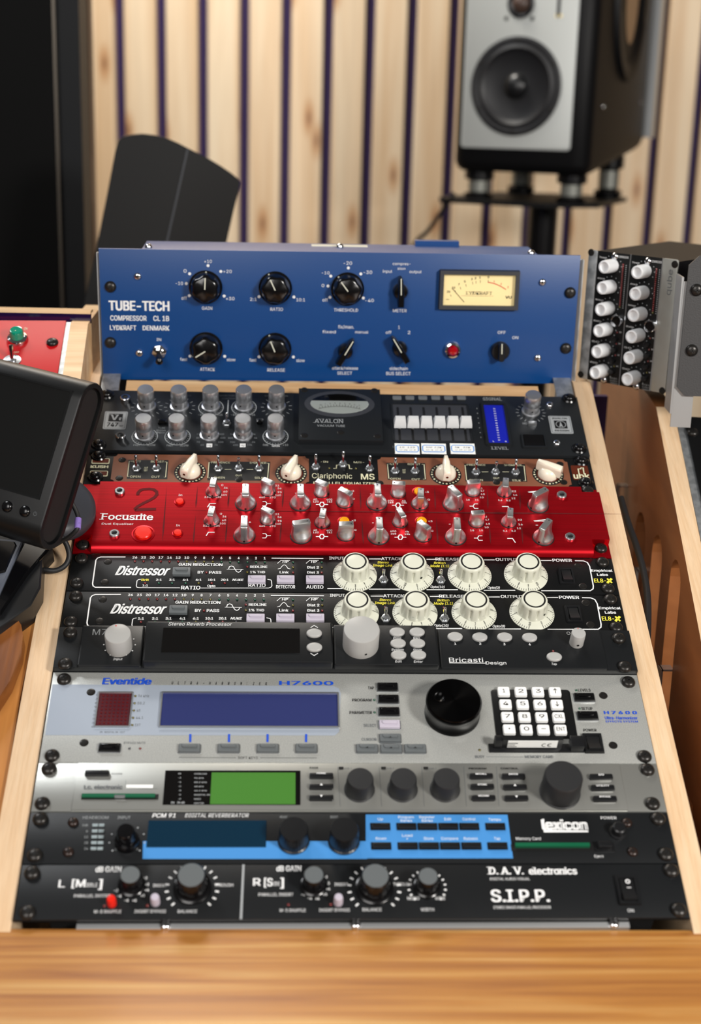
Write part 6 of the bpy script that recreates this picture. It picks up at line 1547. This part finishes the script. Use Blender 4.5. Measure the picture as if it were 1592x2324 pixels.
for i, X in enumerate((171, 292, 389, 486, 583, 704)): d.part('push_button', CACHE['lx_btn'], X, 320, label='small black key')
for i, X in enumerate((175, 298, 396, 494, 593, 714)): d.part('push_button', CACHE['lx_btn'], X, 410, label='small black key')
for t, X0, X1, Y in (('Up', 159, 183, 290), ('Program', 254, 326, 281), ('Banks', 265, 318, 297), ('Register', 352, 422, 281), ('Banks', 363, 414, 297), ('Edit', 468, 500, 290), ('Control', 552, 612, 290), ('Tempo', 672, 730, 292),
                     ('Down', 150, 198, 380), ('Load', 272, 320, 366), ('*', 292, 300, 384), ('Store', 372, 418, 380), ('Compare', 453, 532, 380), ('Bypass', 558, 622, 380), ('Tap', 698, 727, 380)): T(t, X0, X1, Y, Y - 12, bold=.015)
T('lexicon', 925, 1130, 332, 288, bold=.06); d.line([(925, 284), (930, 340), (1134, 341)], .0017); T('POWER', 1193, 1266, 285, 272); T('Memory Card', 800, 915, 381, 368); T('Eject', 1164, 1206, 462, 450)
x, y = d.q(980, 416); link('card_slot', mesh('lx_cs', ['ink_black', 'pcb_green'], lambda bm: (box(bm, .0660, .0060, 0, .0004, .0004), box(bm, .0560, .0030, .0002, .0030, cx=-.002, cy=.0010, mi=1))), d.root, (x, y, 0), label='slot with a green circuit card')
d.part('eject_button', mesh('lx_ej', 'black_satin', lambda bm: (box(bm, .0150, .0075, 0, .0010, .0004), box(bm, .0105, .0050, .001, .0050, .0006, .0006))), 1208, 414)
d.part('power_button', mesh('lx_pw', 'black_satin', lambda bm: lathe(bm, [(.0068, 0), (.0068, .0012), (.0052, .0016), (.0050, .0070), (.0040, .0078), (.0001, .008)], 28)), 1272, 345)
for p in ((1314, 302), (1340, 437)): d.part('panel_screw', CACHE['small_brown_screw'], *p)
for p in ((1458, 285), (1494, 450)): d.part('rack_screw', CACHE['rack_screw'], *p)
d.finish()

# ---------------- lowest unit: stereo image processor
d = rack('stereo_processor', 'lowest unit of the rack, black with grey-capped knobs and white S.I.P.P. lettering', 'audio processor', 7, 1, .003); T = d.T
panel(d, PW, .0437, .003, 'lex_grey')
d.zoom(20, 1930, 2.041)
def dkn(r, h):
    def fn(bm):
        lathe(bm, [(r * 1.28, 0), (r * 1.28, .0025), (r * 1.12, .0035)], 40)
        lathe(bm, [(r * 1.05, .003, 1), (r * .98, h - .0012, 1), (r * .9, h, 0)], 80, flute=(20, .0003, 2))
        lathe(bm, [(r * .88, h - .0002), (r * .86, h + .0003), (.0001, h + .0004)], 32, mi=1)
    return fn
mesh('dav_s', ['black_gloss', 'btn_grey'], dkn(.0078, .0155), 40); mesh('dav_l', ['black_gloss', 'btn_grey'], dkn(.0108, .0180), 40)
def dticks(X, Y, r, big, a0=-135, a1=135, n=11):
    x, y = d.q(X, Y)
    for i in range(n):
        a = R_(90 - (a0 + (a1 - a0) * i / (n - 1))); d.lline([(x + r * math.cos(a), y + r * math.sin(a)), (x + (r + big) * math.cos(a), y + (r + big) * math.sin(a))], .0013)
for X, Y, s_ in ((570, 165, 's'), (850, 175, 'l'), (1412, 165, 's'), (1694, 178, 'l')):
    d.part('rotary_knob', CACHE['dav_' + s_], X, Y, label='black knob with grey cap')
    s_ == 'l' and dticks(X, Y, .0168, .0028, n=16)
for X in (555, 1400): T('dB GAIN', 402 if X < 1000 else 1241, 520 if X < 1000 else 1355, 101 if X < 1000 else 97, 76 if X < 1000 else 72, bold=.03)
T('L', 230, 258, 172, 138, bold=.02); T('[M', 292, 352, 170, 136, bold=.03); T('IDDLE', 356, 410, 170, 152, bold=0); T(']', 416, 430, 176, 136, bold=.03)
T('R', 1133, 1166, 164, 130, bold=.02); T('[S', 1184, 1222, 166, 130, bold=.03); T('IDE', 1226, 1256, 164, 146, bold=0); T(']', 1260, 1273, 170, 130, bold=.03)
for t, X0, X1, Y in (('PARALLEL INSERT', 302, 468, 218), ('M-S SHUFFLE', 395, 520, 291), ('INSERT BYPASS', 582, 727, 290), ('BALANCE', 783, 872, 290), ('INSERT', 668, 734, 170), ('THROUGH', 952, 1040, 168), ('PARALLEL INSERT', 1157, 1318, 212), ('M-S SHUFFLE', 1256, 1376, 285), ('INSERT BYPASS', 1438, 1580, 284), ('INSERT', 1510, 1572, 165)): T(t, X0, X1, Y, Y - 14, bold=.01)
for t, X, Y in (('+2', 632, 128), ('+3', 640, 158), ('+4', 640, 184), ('+5', 620, 210), ('+6', 582, 232), ('-2', 497, 186), ('-4', 512, 212), ('-6', 545, 232), ('+2', 1468, 124), ('+3', 1478, 153), ('+4', 1480, 179), ('+5', 1466, 205), ('+6', 1430, 224), ('-4', 1365, 205), ('-6', 1395, 222)): T(t, X - 9, X + 9, Y + 6, Y - 6, bold=.03)
d.line([(1088, 66), (1076, 320)], .0016, 'ink_grey')
def pbt(X, Y, m): d.part('push_button', mesh('dv' + m, m, lambda bm: lathe(bm, [(.0034, 0), (.0034, .0060), (.0028, .0082), (.0001, .0088)], 20), 50), X, Y, label='red push button' if m == 'btn_red' else 'grey push button')
pbt(478, 248, 'btn_red'); pbt(680, 242, 'btn_lilac'); pbt(1527, 242, 'btn_lilac')
for X, Y in ((443, 258), (642, 256), (1296, 252), (1492, 251)): d.part('led', CACHE['led_red_m'], X, Y)
for p in ((108, 106), (88, 290)): d.part('rack_screw', CACHE['rack_screw'], *p)
d.zoom(780, 1930, 1.9606)
d.part('rotary_knob', CACHE['dav_s'], 370, 165, label='black knob with grey cap'); dticks(372, 165, .0125, .0018, n=16)
for t, X0, X1, Y in (('MONO', 285, 338, 221), ('WIDE', 408, 453, 221), ('WIDTH', 345, 404, 271), ('BALANCE', 85, 170, 271), ('THROUGH', 222, 302, 158), ('ON', 1266, 1294, 275)): T(t, X0, X1, Y, Y - 14)
T('D. A. V.', 650, 802, 107, 75, bold=.035, serif=1); T('electronics', 828, 1040, 107, 77, bold=.035, serif=1); T('DIGITAL AUDIO VISUAL', 653, 830, 133, 122); T('S.I.P.P.', 661, 918, 229, 176, bold=.03); T('STEREO IMAGE PARALLEL PROCESSOR', 668, 924, 260, 248)
x, y = d.q(1265, 180)
ps = link('power_switch', mesh('dv_pw', 'black_satin', rocker_mesh(.0165, .0240), 30), d.root, (x, y, 0))
x, y = d.q(1262, 148); d.lline([(x + a, y + b) for a, b in circ(.0014, 14)], .0008, closed=True, z=.0032); d.lline([(x - .0016, y - .0052), (x + .0016, y - .0052)], .0005, z=.0036)
for p in ((1458, 92), (1492, 268)): d.part('rack_screw', CACHE['rack_screw'], *p)
d.finish()
d.body('chassis_lip', 'alu', lambda bm: box(bm, .395, .0045, -.0105, -.0045, 0, .0004, cx=0, cy=-.0245), 'bare grey metal lip under the panel')
for x in (-.135, .0, .186): link('chassis_screw', CACHE['silver_screw'], d.root, (x, -.0240, -.0045))
